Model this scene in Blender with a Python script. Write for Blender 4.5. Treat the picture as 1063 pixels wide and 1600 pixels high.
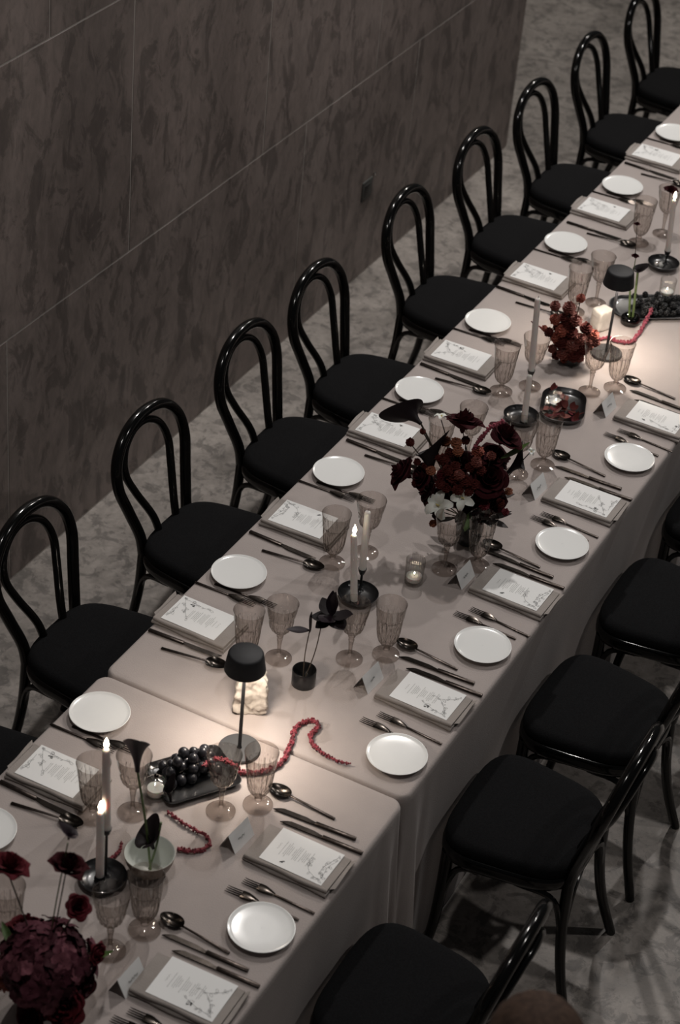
import bpy, bmesh, math, random
from mathutils import Vector, Matrix, noise
R = math.radians
rnd = random.Random(7)
for o in list(bpy.data.objects): bpy.data.objects.remove(o)
scene = bpy.context.scene
COL = scene.collection

# ------------------------------------------------------------------ camera
F_PX = 3275.985
CAM = Vector((1.90125, -2.99761, 4.50140))
YAW, PITCH, ROLL = R(-24.65077), R(35.71255), R(5.73175)
fwd = Vector((math.sin(YAW)*math.cos(PITCH), math.cos(YAW)*math.cos(PITCH), -math.sin(PITCH)))
r0 = Vector((math.cos(YAW), -math.sin(YAW), 0)); u0 = r0.cross(fwd)
right = math.cos(ROLL)*r0 + math.sin(ROLL)*u0
up = math.cos(ROLL)*u0 - math.sin(ROLL)*r0
cam = bpy.data.cameras.new('camera'); cam_o = bpy.data.objects.new('camera', cam); COL.objects.link(cam_o)
cam_o.matrix_world = Matrix(((right.x, up.x, -fwd.x, CAM.x), (right.y, up.y, -fwd.y, CAM.y), (right.z, up.z, -fwd.z, CAM.z), (0, 0, 0, 1)))
cam.sensor_fit = 'VERTICAL'; cam.sensor_height = 36; cam.sensor_width = 36*1063/1600; cam.lens = F_PX/1600*36
cam.clip_start = .05; cam.clip_end = 100
cam.dof.use_dof = True; cam.dof.focus_distance = 6.15; cam.dof.aperture_fstop = 4.0
scene.camera = cam_o
def ray(px, py): return fwd + (px-531.5)/F_PX*right - (py-800)/F_PX*up
def P(px, py, z=.75):
    d = ray(px, py); t = (z-CAM.z)/d.z; return CAM + t*d
FH = Vector((fwd.x, fwd.y, 0)).normalized()
def PV(px, py, base, toward=0.0):
    """point on the upright plane through `base` that faces the camera, shifted `toward` metres to it"""
    q = base - FH*toward; d = ray(px, py); t = (q-CAM).dot(FH)/d.dot(FH); return CAM + t*d
def MPP(pt): return (pt-CAM).dot(fwd)/F_PX            # metres per pixel there

# ------------------------------------------------------------------ world and lights
w = bpy.data.worlds.new('world'); scene.world = w; w.use_nodes = True
w.node_tree.nodes['Background'].inputs[0].default_value = (.95, .97, 1.0, 1)
w.node_tree.nodes['Background'].inputs[1].default_value = .026
def spot(name, loc, target, energy, size, angle, col, blend=.6):
    l = bpy.data.lights.new(name, 'SPOT'); l.energy = energy; l.shadow_soft_size = size; l.spot_size = R(angle); l.spot_blend = blend; l.color = col
    o = bpy.data.objects.new(name, l); COL.objects.link(o); o.location = loc
    o.rotation_euler = (Vector(target)-Vector(loc)).to_track_quat('-Z', 'Y').to_euler(); return o
WARM = (1.0, .955, .915)
spot('ceiling_spot_wall_side_offscreen', (-.95, 4.3, 5.6), (0, 2.0, .75), 350, .07, 100, WARM)
spot('ceiling_spot_aisle_side_offscreen', (3.3, 2.6, 5.2), (.2, 2.0, .75), 118, .09, 95, WARM)
spot('ceiling_spot_far_table_offscreen', (.6, 7.5, 5.8), (.1, 4.5, .4), 370, .08, 95, WARM)
spot('ceiling_spot_near_table_offscreen', (.3, -.4, 5.8), (-.2, .8, .75), 135, .10, 95, WARM)
spot('ceiling_spot_far_hall_offscreen', (-1.2, 11.5, 6.0), (-.8, 9.0, 0), 420, .1, 95, (1.0, .93, .84))
scene.view_settings.view_transform = 'Standard'; scene.view_settings.look = 'None'
scene.view_settings.gamma = 1; scene.view_settings.use_curve_mapping = False
scene.view_settings.exposure = 0.0

# ------------------------------------------------------------------ materials
MATS = {}
def principled(name, col, rough=.5, metal=0, coat=0, spec=.5, sheen=0, emit=None, es=0, sss=0, trans=0):
    m = bpy.data.materials.new(name); m.use_nodes = True; b = m.node_tree.nodes['Principled BSDF']; i = b.inputs
    i['Base Color'].default_value = (*col, 1); i['Roughness'].default_value = rough; i['Metallic'].default_value = metal
    i['Coat Weight'].default_value = coat; i['Specular IOR Level'].default_value = spec; i['Sheen Weight'].default_value = sheen
    i['Subsurface Weight'].default_value = sss; i['Transmission Weight'].default_value = trans
    if emit: i['Emission Color'].default_value = (*emit, 1); i['Emission Strength'].default_value = es
    MATS[name] = m; return m
def vary(m, scale, c0, c1, detail=6, rough=.6, bump=0, bscale=None, dist=0, lo=.35, hi=.65, coords='Object', stretch=None):
    nt = m.node_tree; n = nt.nodes; b = n['Principled BSDF']
    tc = n.new('ShaderNodeTexCoord'); src = tc.outputs[coords]
    if stretch:
        mp = n.new('ShaderNodeMapping'); nt.links.new(src, mp.inputs[0]); mp.inputs['Scale'].default_value = stretch; src = mp.outputs[0]
    t = n.new('ShaderNodeTexNoise'); t.inputs['Scale'].default_value = scale; t.inputs['Detail'].default_value = detail; t.inputs['Roughness'].default_value = rough; t.inputs['Distortion'].default_value = dist
    nt.links.new(src, t.inputs['Vector'])
    r = n.new('ShaderNodeValToRGB'); r.color_ramp.elements[0].position = lo; r.color_ramp.elements[1].position = hi
    r.color_ramp.elements[0].color = (*c0, 1); r.color_ramp.elements[1].color = (*c1, 1)
    nt.links.new(t.outputs[0], r.inputs[0]); nt.links.new(r.outputs[0], b.inputs['Base Color'])
    if bump:
        t2 = n.new('ShaderNodeTexNoise'); t2.inputs['Scale'].default_value = bscale or scale*4; t2.inputs['Detail'].default_value = 4
        nt.links.new(src, t2.inputs['Vector'])
        bp = n.new('ShaderNodeBump'); bp.inputs['Strength'].default_value = bump; bp.inputs['Distance'].default_value = .004
        nt.links.new(t2.outputs[0], bp.inputs['Height']); nt.links.new(bp.outputs[0], b.inputs['Normal'])
    return m
def marble(name, pale, mid, dark, scale, rough, stretch=(1, 1, 1), vein=.55):
    m = principled(name, mid, rough); nt = m.node_tree; n = nt.nodes; b = n['Principled BSDF']; L = nt.links.new
    g = n.new('ShaderNodeNewGeometry'); mp = n.new('ShaderNodeMapping'); L(g.outputs['Position'], mp.inputs[0]); mp.inputs['Scale'].default_value = stretch
    def nz(s, d, ro, di):
        t = n.new('ShaderNodeTexNoise'); t.inputs['Scale'].default_value = s; t.inputs['Detail'].default_value = d; t.inputs['Roughness'].default_value = ro; t.inputs['Distortion'].default_value = di
        L(mp.outputs[0], t.inputs['Vector']); return t
    def ramp(src, e):
        r = n.new('ShaderNodeValToRGB'); cr = r.color_ramp
        cr.elements[0].position, cr.elements[0].color = e[0][0], (*e[0][1], 1); cr.elements[1].position, cr.elements[1].color = e[-1][0], (*e[-1][1], 1)
        for p_, c_ in e[1:-1]: x = cr.elements.new(p_); x.color = (*c_, 1)
        L(src, r.inputs[0]); return r
    big = nz(scale*.5, 5, .6, .8); base = ramp(big.outputs[0], [(.3, dark), (.5, mid), (.72, pale)])
    v = nz(scale*3.4, 9, .68, .7); vr = ramp(v.outputs[0], [(.33, (vein*.85,)*3), (.43, (vein,)*3), (.49, (1, 1, 1)), (.62, (1, 1, 1)), (.70, (1.12, 1.10, 1.08))])
    bl = nz(scale*8, 7, .7, .6); br = ramp(bl.outputs[0], [(.36, (.74, .73, .72)), (.6, (1.08, 1.06, 1.05))])
    m1 = n.new('ShaderNodeMixRGB'); m1.blend_type = 'MULTIPLY'; m1.inputs[0].default_value = .8; L(base.outputs[0], m1.inputs[1]); L(vr.outputs[0], m1.inputs[2])
    m2 = n.new('ShaderNodeMixRGB'); m2.blend_type = 'MULTIPLY'; m2.inputs[0].default_value = .9; L(m1.outputs[0], m2.inputs[1]); L(br.outputs[0], m2.inputs[2])
    L(m2.outputs[0], b.inputs['Base Color'])
    rr = n.new('ShaderNodeMapRange'); rr.inputs['To Min'].default_value = rough*.75; rr.inputs['To Max'].default_value = rough*1.25; L(bl.outputs[0], rr.inputs[0]); L(rr.outputs[0], b.inputs['Roughness'])
    return m
def thin_glass(name, tint, edge, gloss=1.0, rough=.04, bump=False):
    """thin pressed glass: tinted see-through wall that darkens towards its edges, with a clear surface gloss"""
    m = bpy.data.materials.new(name); m.use_nodes = True; nt = m.node_tree; n = nt.nodes; n.clear(); L = nt.links.new
    out = n.new('ShaderNodeOutputMaterial'); tr = n.new('ShaderNodeBsdfTransparent'); gl = n.new('ShaderNodeBsdfGlossy'); mx = n.new('ShaderNodeMixShader')
    lw = n.new('ShaderNodeLayerWeight'); lw.inputs[0].default_value = .35
    r = n.new('ShaderNodeValToRGB'); r.color_ramp.elements[0].color = (*tint, 1); r.color_ramp.elements[1].color = (*edge, 1); r.color_ramp.elements[0].position = .15; r.color_ramp.elements[1].position = .9
    L(lw.outputs['Facing'], r.inputs[0]); L(r.outputs[0], tr.inputs[0])
    fr = n.new('ShaderNodeMath'); fr.operation = 'POWER'; fr.inputs[1].default_value = 4.5
    lf = n.new('ShaderNodeLayerWeight'); lf.inputs[0].default_value = .5; L(lf.outputs['Facing'], fr.inputs[0])
    mu = n.new('ShaderNodeMath'); mu.operation = 'MULTIPLY_ADD'; mu.inputs[1].default_value = .6*gloss; mu.inputs[2].default_value = .06*gloss; L(fr.outputs[0], mu.inputs[0])
    gl.inputs['Roughness'].default_value = rough; gl.inputs['Color'].default_value = (.95, .93, .9, 1)
    if bump:      # pressed pattern: upright cuts
        tc = n.new('ShaderNodeTexCoord'); mp = n.new('ShaderNodeMapping'); mp.inputs['Scale'].default_value = (170, 170, 42); L(tc.outputs['Object'], mp.inputs[0])
        vo = n.new('ShaderNodeTexVoronoi'); vo.inputs['Scale'].default_value = 1.0; L(mp.outputs[0], vo.inputs['Vector'])
        bp = n.new('ShaderNodeBump'); bp.inputs['Strength'].default_value = .9; bp.inputs['Distance'].default_value = .0045; sx = n.new('ShaderNodeSeparateXYZ'); L(tc.outputs['Object'], sx.inputs[0])
        st = n.new('ShaderNodeMath'); st.operation = 'LESS_THAN'; st.inputs[1].default_value = .146; L(sx.outputs['Z'], st.inputs[0])
        ml = n.new('ShaderNodeMath'); ml.operation = 'MULTIPLY'; L(vo.outputs['Distance'], ml.inputs[0]); L(st.outputs[0], ml.inputs[1]); L(ml.outputs[0], bp.inputs['Height'])
        for x in (lw, lf, gl): L(bp.outputs[0], x.inputs['Normal'])
    L(mu.outputs[0], mx.inputs[0]); L(tr.outputs[0], mx.inputs[1]); L(gl.outputs[0], mx.inputs[2]); L(mx.outputs[0], out.inputs[0])
    MATS[name] = m; return m

marble('wall_marble', (.255, .214, .198), (.200, .165, .151), (.132, .108, .099), 2.6, .5, (1, 1.15, .62), .52)
marble('floor_marble', (.37, .34, .312), (.275, .25, .23), (.175, .158, .143), 4.2, .55, (1, 1, 1), .50)
principled('joint', (.42, .39, .36), .7)
vary(principled('linen', (.5, .43, .39), .85, sheen=.2), 6, (.385, .335, .316), (.42, .366, .345), 3, .5, .25, 260)
vary(principled('napkin_linen', (.3, .27, .24), .9, sheen=.1), 14, (.30, .266, .243), (.345, .307, .283), 3, .5, .35, 320)
principled('plate_white', (.86, .865, .85), .2)
vary(principled('lacquer_black', (.004, .004, .004), .13, coat=.0, spec=.42), 20, (.0022, .0022, .0022), (.004, .0038, .0035), 3)
vary(principled('seat_fabric', (.012, .012, .013), .95, spec=.15), 240, (.004, .004, .0046), (.0072, .0072, .008), 2, .5, .3, 500)
vary(principled('dark_steel', (.06, .05, .045), .22, 1.0), 90, (.036, .031, .027), (.06, .051, .045), 2)
vary(principled('steel_handle', (.10, .085, .075), .3, 1.0), 90, (.032, .026, .023), (.055, .045, .04), 2)
principled('paper', (.86, .86, .85), .8)
principled('ink', (.22, .22, .22), .8); principled('ink_black', (.02, .02, .02), .8); principled('ink_pale', (.46, .46, .45), .8)
vary(principled('lamp_black', (.012, .012, .014), .6), 60, (.010, .010, .012), (.015, .015, .017), 2)
principled('lamp_base_grey', (.035, .035, .036), .45)
principled('lamp_diffuser', (.9, .85, .75), .5, emit=(1, .80, .58), es=12)
vary(principled('dish_black', (.010, .010, .011), .28, coat=.3), 30, (.008, .008, .009), (.014, .014, .015), 3)
vary(principled('candle_wax', (.8, .77, .73), .5, sss=.2), 20, (.76, .73, .69), (.82, .79, .75), 3)
principled('wick', (.02, .015, .01), .9); principled('flame', (1, .8, .5), .5, emit=(1, .83, .62), es=22)
principled('votive_wax', (.85, .82, .78), .5, sss=.2)
vary(principled('travertine', (.62, .56, .49), .9), 22, (.42, .37, .32), (.60, .55, .49), 7, .65, .8, 60)
vary(principled('white_stone', (.72, .68, .62), .8), 14, (.50, .46, .41), (.64, .60, .55), 6, .6, .5, 50)
thin_glass('smoked_glass', (.82, .785, .76), (.09, .073, .064), 1.3, bump=True)
thin_glass('smoked_plain', (.82, .785, .76), (.13, .105, .092), 1.5, .06)
thin_glass('clear_glass', (.95, .95, .945), (.62, .62, .61), 1.2)
thin_glass('green_glass', (.05, .075, .05), (.005, .008, .005), 1.1)
vary(principled('rose_dark', (.055, .006, .010), .8, spec=.15), 30, (.022, .003, .0045), (.055, .0065, .010), 4)
vary(principled('rose_red', (.10, .010, .016), .75, spec=.2), 30, (.06, .006, .010), (.14, .014, .022), 4)
vary(principled('mum_red', (.16, .030, .018), .75, sheen=.2), 60, (.09, .016, .012), (.23, .045, .026), 4)
vary(principled('mum_deep', (.07, .012, .010), .8, spec=.2), 60, (.040, .007, .006), (.105, .017, .013), 4)
vary(principled('mum_rust', (.26, .075, .030), .75, sheen=.2), 60, (.15, .04, .018), (.33, .10, .04), 4)
vary(principled('mum_brick', (.30, .060, .030), .75, sheen=.2), 60, (.19, .035, .02), (.40, .085, .045), 4)
vary(principled('calla_black', (.012, .007, .009), .6, spec=.25), 30, (.006, .0035, .0045), (.012, .006, .008), 4)
vary(principled('calla_plum', (.02, .01, .02), .5, spec=.3), 30, (.010, .005, .009), (.020, .010, .016), 4)
vary(principled('petal_white', (.80, .79, .74), .6, sss=.1), 30, (.74, .73, .66), (.84, .83, .79), 3)
principled('pollen', (.55, .46, .16), .8)
vary(principled('leaf_green', (.09, .16, .045), .55), 30, (.06, .115, .03), (.13, .21, .06), 4)
vary(principled('leaf_dark', (.028, .022, .020), .6), 30, (.018, .014, .014), (.038, .028, .025), 4)
vary(principled('stem_green', (.10, .15, .05), .5), 40, (.07, .11, .035), (.14, .20, .07), 3)
vary(principled('stem_brown', (.06, .045, .032), .7), 40, (.04, .03, .022), (.08, .06, .043), 3)
vary(principled('amaranth', (.20, .016, .030), .75, sheen=.2), 90, (.12, .010, .018), (.28, .026, .045), 3)
vary(principled('amaranth_pink', (.30, .045, .075), .75, sheen=.2), 90, (.22, .03, .05), (.38, .06, .10), 3)
hm = vary(principled('hydrangea', (.11, .026, .045), .75, spec=.2), 22, (.04, .008, .015), (.13, .036, .052), 4)
for k_, (c_, p_) in {'hydrangea_deep': ((.022, .005, .008), (.06, .012, .02)), 'hydrangea_pink': ((.10, .03, .043), (.23, .08, .10))}.items(): vary(principled(k_, c_, .75, spec=.2), 22, c_, p_, 4)
vary(principled('grape', (.012, .012, .016), .32, coat=.2), 40, (.008, .008, .011), (.028, .028, .034), 4)
vary(principled('berry', (.006, .006, .007), .3, coat=.3), 60, (.004, .004, .005), (.012, .012, .013), 4)
principled('bowl_white', (.70, .72, .67), .35); vary(principled('bowl_taupe', (.22, .175, .14), .4), 20, (.19, .15, .12), (.25, .20, .16), 3)
principled('silvered', (.75, .74, .72), .12, 1.0); thin_glass('silver_lid', (.80, .80, .79), (.35, .35, .35), 3.0, .1)
vary(principled('hair_brown', (.09, .05, .033), .8, spec=.2), 80, (.036, .021, .015), (.07, .042, .029), 5, stretch=(1, 1, .15))
principled('skin', (.50, .32, .24), .55, sss=.1); vary(principled('dress_black', (.012, .012, .013), .85), 60, (.01, .01, .011), (.016, .016, .017), 3)
principled('eye_white', (.8, .78, .75), .3); principled('lip', (.35, .13, .12), .5)
vary(principled('table_wood', (.30, .21, .13), .5), 12, (.24, .16, .10), (.36, .26, .17), 5, stretch=(1, 12, 12))
principled('table_steel', (.3, .3, .3), .4, 1.0)
principled('socket_grey', (.045, .045, .042), .6); principled('socket_dark', (.012, .012, .012), .5)

# ------------------------------------------------------------------ mesh helpers
class G:
    def __init__(s): s.v = []; s.f = []
    def add(s, v, f): b = len(s.v); s.v += [tuple(x) for x in v]; s.f += [tuple(i+b for i in q) for q in f]; return s
    def box(s, a, b, M=None):
        x0, y0, z0 = a; x1, y1, z1 = b
        v = [Vector(t) for t in ((x0, y0, z0), (x1, y0, z0), (x1, y1, z0), (x0, y1, z0), (x0, y0, z1), (x1, y0, z1), (x1, y1, z1), (x0, y1, z1))]
        if M: v = [M @ q for q in v]
        return s.add(v, [(3, 2, 1, 0), (4, 5, 6, 7), (0, 1, 5, 4), (1, 2, 6, 5), (2, 3, 7, 6), (3, 0, 4, 7)])
    def lathe(s, prof, n=32, mod=None, c=(0, 0, 0), cap0=False, cap1=False):
        v = []; f = []; m = len(prof)
        for j, (r, z) in enumerate(prof):
            for i in range(n):
                a = 2*math.pi*i/n; rr = r*(mod(a, z, j) if mod else 1)
                v.append((c[0]+rr*math.cos(a), c[1]+rr*math.sin(a), c[2]+z))
        for j in range(m-1):
            for i in range(n): k = (i+1) % n; f.append((j*n+i, j*n+k, (j+1)*n+k, (j+1)*n+i))
        if cap0: f.append(tuple(reversed(range(n))))
        if cap1: f.append(tuple((m-1)*n+i for i in range(n)))
        return s.add(v, f)
    def tube(s, pts, rad, n=8, caps=True, flat=1.0):
        pts = [Vector(p) for p in pts]; m = len(pts)
        rad = rad if isinstance(rad, (list, tuple)) else [rad]*m
        v = []; f = []; t0 = (pts[1]-pts[0]).normalized()
        a = Vector((0, 0, 1)) if abs(t0.z) < .9 else Vector((1, 0, 0)); nn = (a - a.dot(t0)*t0).normalized()
        for i in range(m):
            t = (pts[min(i+1, m-1)]-pts[max(i-1, 0)]).normalized(); nn = (nn - nn.dot(t)*t).normalized(); bb = t.cross(nn)
            for k in range(n): an = 2*math.pi*k/n; v.append(pts[i] + rad[i]*(math.cos(an)*nn*flat + math.sin(an)*bb))
        for i in range(m-1):
            for k in range(n): l = (k+1) % n; f.append((i*n+k, i*n+l, (i+1)*n+l, (i+1)*n+k))
        if caps: f += [tuple(reversed(range(n))), tuple((m-1)*n+k for k in range(n))]
        return s.add(v, f)
    def grid(s, fn, nu, nv):
        v = [fn(i/nu, j/nv) for j in range(nv+1) for i in range(nu+1)]
        f = [(j*(nu+1)+i, j*(nu+1)+i+1, (j+1)*(nu+1)+i+1, (j+1)*(nu+1)+i) for j in range(nv) for i in range(nu)]
        return s.add(v, f)
    def ball(s, c, r, n=10, m=7, sq=(1, 1, 1)):
        v = [(c[0], c[1], c[2]-r*sq[2])]; f = []
        for j in range(1, m):
            p = -math.pi/2+math.pi*j/m
            for i in range(n): a = 2*math.pi*i/n; v.append((c[0]+r*sq[0]*math.cos(p)*math.cos(a), c[1]+r*sq[1]*math.cos(p)*math.sin(a), c[2]+r*sq[2]*math.sin(p)))
        v.append((c[0], c[1], c[2]+r*sq[2])); e = len(v)-1
        for i in range(n):
            k = (i+1) % n; f.append((0, 1+k, 1+i)); f.append((e, 1+(m-2)*n+i, 1+(m-2)*n+k))
            for j in range(m-2): f.append((1+j*n+i, 1+j*n+k, 1+(j+1)*n+k, 1+(j+1)*n+i))
        return s.add(v, f)
    def mesh(s, name, smooth=True, bevel=0, seg=2, angle=40):
        me = bpy.data.meshes.new(name); me.from_pydata(s.v, [], s.f)
        bm = bmesh.new(); bm.from_mesh(me); bmesh.ops.recalc_face_normals(bm, faces=bm.faces)
        if bevel:
            es = [e for e in bm.edges if len(e.link_faces) == 2 and e.calc_face_angle(0) > R(30)]
            bmesh.ops.bevel(bm, geom=es, offset=bevel, segments=seg, affect='EDGES', profile=.5)
        bm.to_mesh(me); bm.free()
        if smooth:
            me.polygons.foreach_set('use_smooth', [True]*len(me.polygons))
            me.set_sharp_from_angle(angle=R(angle))
        return me
def catmull(pts, k=6):
    pts = [Vector(p) for p in pts]; q = [2*pts[0]-pts[1]]+pts+[2*pts[-1]-pts[-2]]; out = []
    for i in range(1, len(q)-2):
        a, b, c, d = q[i-1:i+3]
        for j in range(k):
            t = j/k; out.append(.5*((2*b)+(c-a)*t+(2*a-5*b+4*c-d)*t*t+(3*b-a-3*c+d)*t**3))
    return out+[pts[-1]]
def obj(name, me, mat, parent=None, loc=(0, 0, 0), rot=(0, 0, 0), scale=None, M=None):
    if mat and not me.materials: me.materials.append(MATS[mat])
    o = bpy.data.objects.new(name, me); COL.objects.link(o)
    if M is not None: o.matrix_local = M
    else:
        o.location = loc; o.rotation_euler = rot
        if scale: o.scale = scale if not isinstance(scale, (int, float)) else (scale,)*3
    if parent: o.parent = parent
    return o
def tag(o, label, cat, group=None):
    o['label'] = label; o['category'] = cat
    if group: o['group'] = group
    return o
def thing(name, label, cat, loc=(0, 0, 0), rz=0, group=None):
    o = bpy.data.objects.new(name, None); COL.objects.link(o); o.empty_display_size = .05
    o.location = loc; o.rotation_euler = (0, 0, rz); return tag(o, label, cat, group)
def struct(name, me, mat): o = obj(name, me, mat); o['kind'] = 'structure'; return o
CACHE = {}
def cached(key, fn):
    if key not in CACHE: CACHE[key] = fn()
    return CACHE[key]

# ------------------------------------------------------------------ the hall: floor, marble wall
struct('floor', G().box((-9, -5, -.1), (9, 22, 0)).mesh('floor', False), 'floor_marble')
WX, WEND = -1.469, 5.872
wall = struct('wall_left', G().box((-3.2, -4, 0), (WX-.0016, WEND-.0016, 4.7)).mesh('wall_left', False), 'joint')
def panel(y0, y1, z0, z1):
    g = .0028
    obj('panel', G().box((WX-.03, y0+g, z0+g), (WX+rnd.uniform(-.0003, .0003), y1-g, z1-g)).mesh('panel', True, .0012, 1), 'wall_marble', wall)
rows = [(0, .966, [-.31, .69, 1.69, 3.68, 4.68, WEND]), (.966, 1.906, [-.45, .52, 1.465, 2.405, 3.335, 4.27, 5.20, WEND]), (1.906, 2.846, [-.31, .99, 1.93, 2.87, 3.81, 4.75, WEND]), (2.846, 3.786, [-.45, .52, 1.465, 2.405, 3.335, 4.27, 5.20, WEND]), (3.786, 4.7, [-.31, .99, 1.93, 2.87, 3.81, 4.75, WEND])]
for z0, z1, ys in rows:
    for a, b in zip([-2.2]+ys, ys): panel(a, b, z0+(.003 if z0 == 0 else 0), z1)
for z0, z1, _ in rows:      # the cheek at the end of the wall
    for a, b in ((WX-.87, WX), (WX-1.73, WX-.87)):
        obj('panel', G().box((a+.003, WEND-.03, z0+.003), (b-.003, WEND, z1-.003)).mesh('panel', True, .0012, 1), 'wall_marble', wall)
ws = thing('wall_socket', 'small dark square outlet plate low on the brown marble wall', 'outlet', (WX, 4.285, .425))
obj('plate', G().box((-.002, -.045, -.045), (.006, .045, .045)).mesh('plate', True, .002), 'socket_grey', ws)
obj('insert', G().box((.004, -.026, -.026), (.0075, .026, .026)).mesh('insert', True, .001), 'socket_dark', ws)
pin = thing('wall_pin', 'tiny pale metal pin set in the marble wall above the outlet', 'pin', (WX, 4.345, .475))
obj('head', G().lathe([(.001, 0), (.006, .002), (.008, .006), (.005, .010), (.0005, .011)], 10).mesh('head'), 'silvered', pin, rot=(0, R(90), 0))

# ------------------------------------------------------------------ tables and cloths
HW, TZ, JY = .465, .75, .716
def table(y0, y1, label):
    t = thing('banquet_table', label, 'table', (0, (y0+y1)/2, 0)); h = (y1-y0)/2
    obj('tabletop', G().box((-HW+.015, -h+.018, .712), (HW-.015, h-.018, .742)).mesh('tabletop', True, .003), 'table_wood', t)
    n = max(2, round(2*h/1.8)+1)
    for k in range(n):
        y = -h+.15 + (2*h-.3)*k/(n-1)
        for x in (-.38, .38):
            obj('leg', G().tube([(x, y, .713), (x*1.02, y, .3), (x*1.04, y, .0)], .014, 8).mesh('leg'), 'table_steel', t)
def cloth(y0, y1, joint_low, joint_high, label, seed):
    rc = .035; rr = .010; rs = random.Random(seed)
    pts = []                                   # perimeter: (x, y, nx, ny)
    def seg(ax, ay, bx, by, nx, ny, step):
        n = max(2, int(math.hypot(bx-ax, by-ay)/step))
        for i in range(n): t = i/n; pts.append((ax+(bx-ax)*t, ay+(by-ay)*t, nx, ny))
    def arc(cx, cy, a0):
        for i in range(10): a = a0+math.pi/2*i/10; pts.append((cx+rc*math.cos(a), cy+rc*math.sin(a), math.cos(a), math.sin(a)))
    seg(HW, y0+rc, HW, y1-rc, 1, 0, .016); arc(HW-rc, y1-rc, 0)
    seg(HW-rc, y1, -HW+rc, y1, 0, 1, .03); arc(-HW+rc, y1-rc, math.pi/2)
    seg(-HW, y1-rc, -HW, y0+rc, -1, 0, .016); arc(-HW+rc, y0+rc, math.pi)
    seg(-HW+rc, y0, HW-rc, y0, 0, -1, .03); arc(HW-rc, y0+rc, -math.pi/2)
    g = G(); N = len(pts); rings = []
    prof = [(-.026, TZ), (-rr, TZ), (-rr*.6, TZ-rr*.12), (-rr*.22, TZ-rr*.5), (0, TZ-rr*1.1)]
    zs = [TZ-.03-(TZ-.035)*(k/22)**.9 for k in range(23)]
    ph = [rs.uniform(0, 6.28) for _ in range(6)]
    for d, z in prof: rings.append([(x+nx*d, y+ny*d, z) for x, y, nx, ny in pts])
    for z in zs:
        t = (TZ-z)/TZ; ring = []
        for x, y, nx, ny in pts:
            dl, dh = y-y0, y1-y; dj = min(dl, dh); tt = t**1.15
            corner = math.exp(-(dj/.105)**2)
            side_amp = .105 if nx > .3 else .018
            fold = (.5+.5*math.cos(2*math.pi*dj/.095+ph[0]*.3))*corner*side_amp*tt + corner*.006*tt
            wave = (.006*math.sin(y*7.1+ph[1])+.005*math.sin(y*13.7+ph[2])+.003*math.sin(y*29+ph[3]))*tt
            off = .003*tt + fold + wave*.35+.001*tt
            ox, oy = nx*off, ny*off
            if abs(ny) > .9: oy = ny*(.006*tt)
            if (joint_low and dl < .06) or (joint_high and dh < .06): oy = ny*.0005
            ring.append((x+ox, y+oy, z))
        rings.append(ring)
    for ring in rings: g.v += ring
    for j in range(len(rings)-1):
        for i in range(N): k = (i+1) % N; g.f.append((j*N+i, j*N+k, (j+1)*N+k, (j+1)*N+i))
    g.f.append(tuple(range(N)))
    tag(obj('tablecloth', g.mesh('tablecloth', True, angle=75), 'linen'), label, 'tablecloth')
table(-1.12, JY-.002, 'short banquet table hidden beneath the cloth under the hydrangea flowers')
table(JY+.002, 6.75, 'long banquet table hidden beneath the cloth beyond the cloth seam')
cloth(-1.12, JY-.0015, False, True, 'beige linen cloth to the floor on the short table with the hydrangea', 3)
cloth(JY+.0015, 6.75, True, False, 'beige linen cloth to the floor on the long table with white flowers', 5)

# ------------------------------------------------------------------ chairs
def seat_outline(k, n=44, grow=0.0):
    out = []
    for i in range(n):
        a = 2*math.pi*i/n; c, s = math.cos(a), math.sin(a); e = 2/3.8
        x = math.copysign(abs(c)**e, c)*(.192*k+grow); w_ = .206+.026*(x/.192)
        out.append((x, math.copysign(abs(s)**e, s)*(w_*k+grow)))
    return out
def stack(levels, n=44):
    g = G()
    for k, z in levels: g.v += [(x, y, z) for x, y in seat_outline(k, n)]
    for j in range(len(levels)-1):
        for i in range(n): q = (i+1) % n; g.f.append((j*n+i, j*n+q, (j+1)*n+q, (j+1)*n+i))
    g.f += [tuple(reversed(range(n))), tuple((len(levels)-1)*n+i for i in range(n))]
    return g
def mir(pts): return [(x, -y, z) for x, y, z in pts]
OUT = [(-0.180, .128, .435), (-0.191, .136, .52), (-0.216, .166, .62), (-0.240, .192, .715), (-0.259, .174, .798), (-0.273, .104, .862), (-0.278, 0, .884)]
INN = [(-0.164, .046, .455), (-0.190, .060, .55), (-0.232, .102, .65), (-0.259, .124, .722), (-0.278, .104, .785), (-0.289, .055, .823), (-0.293, 0, .834)]
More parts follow.
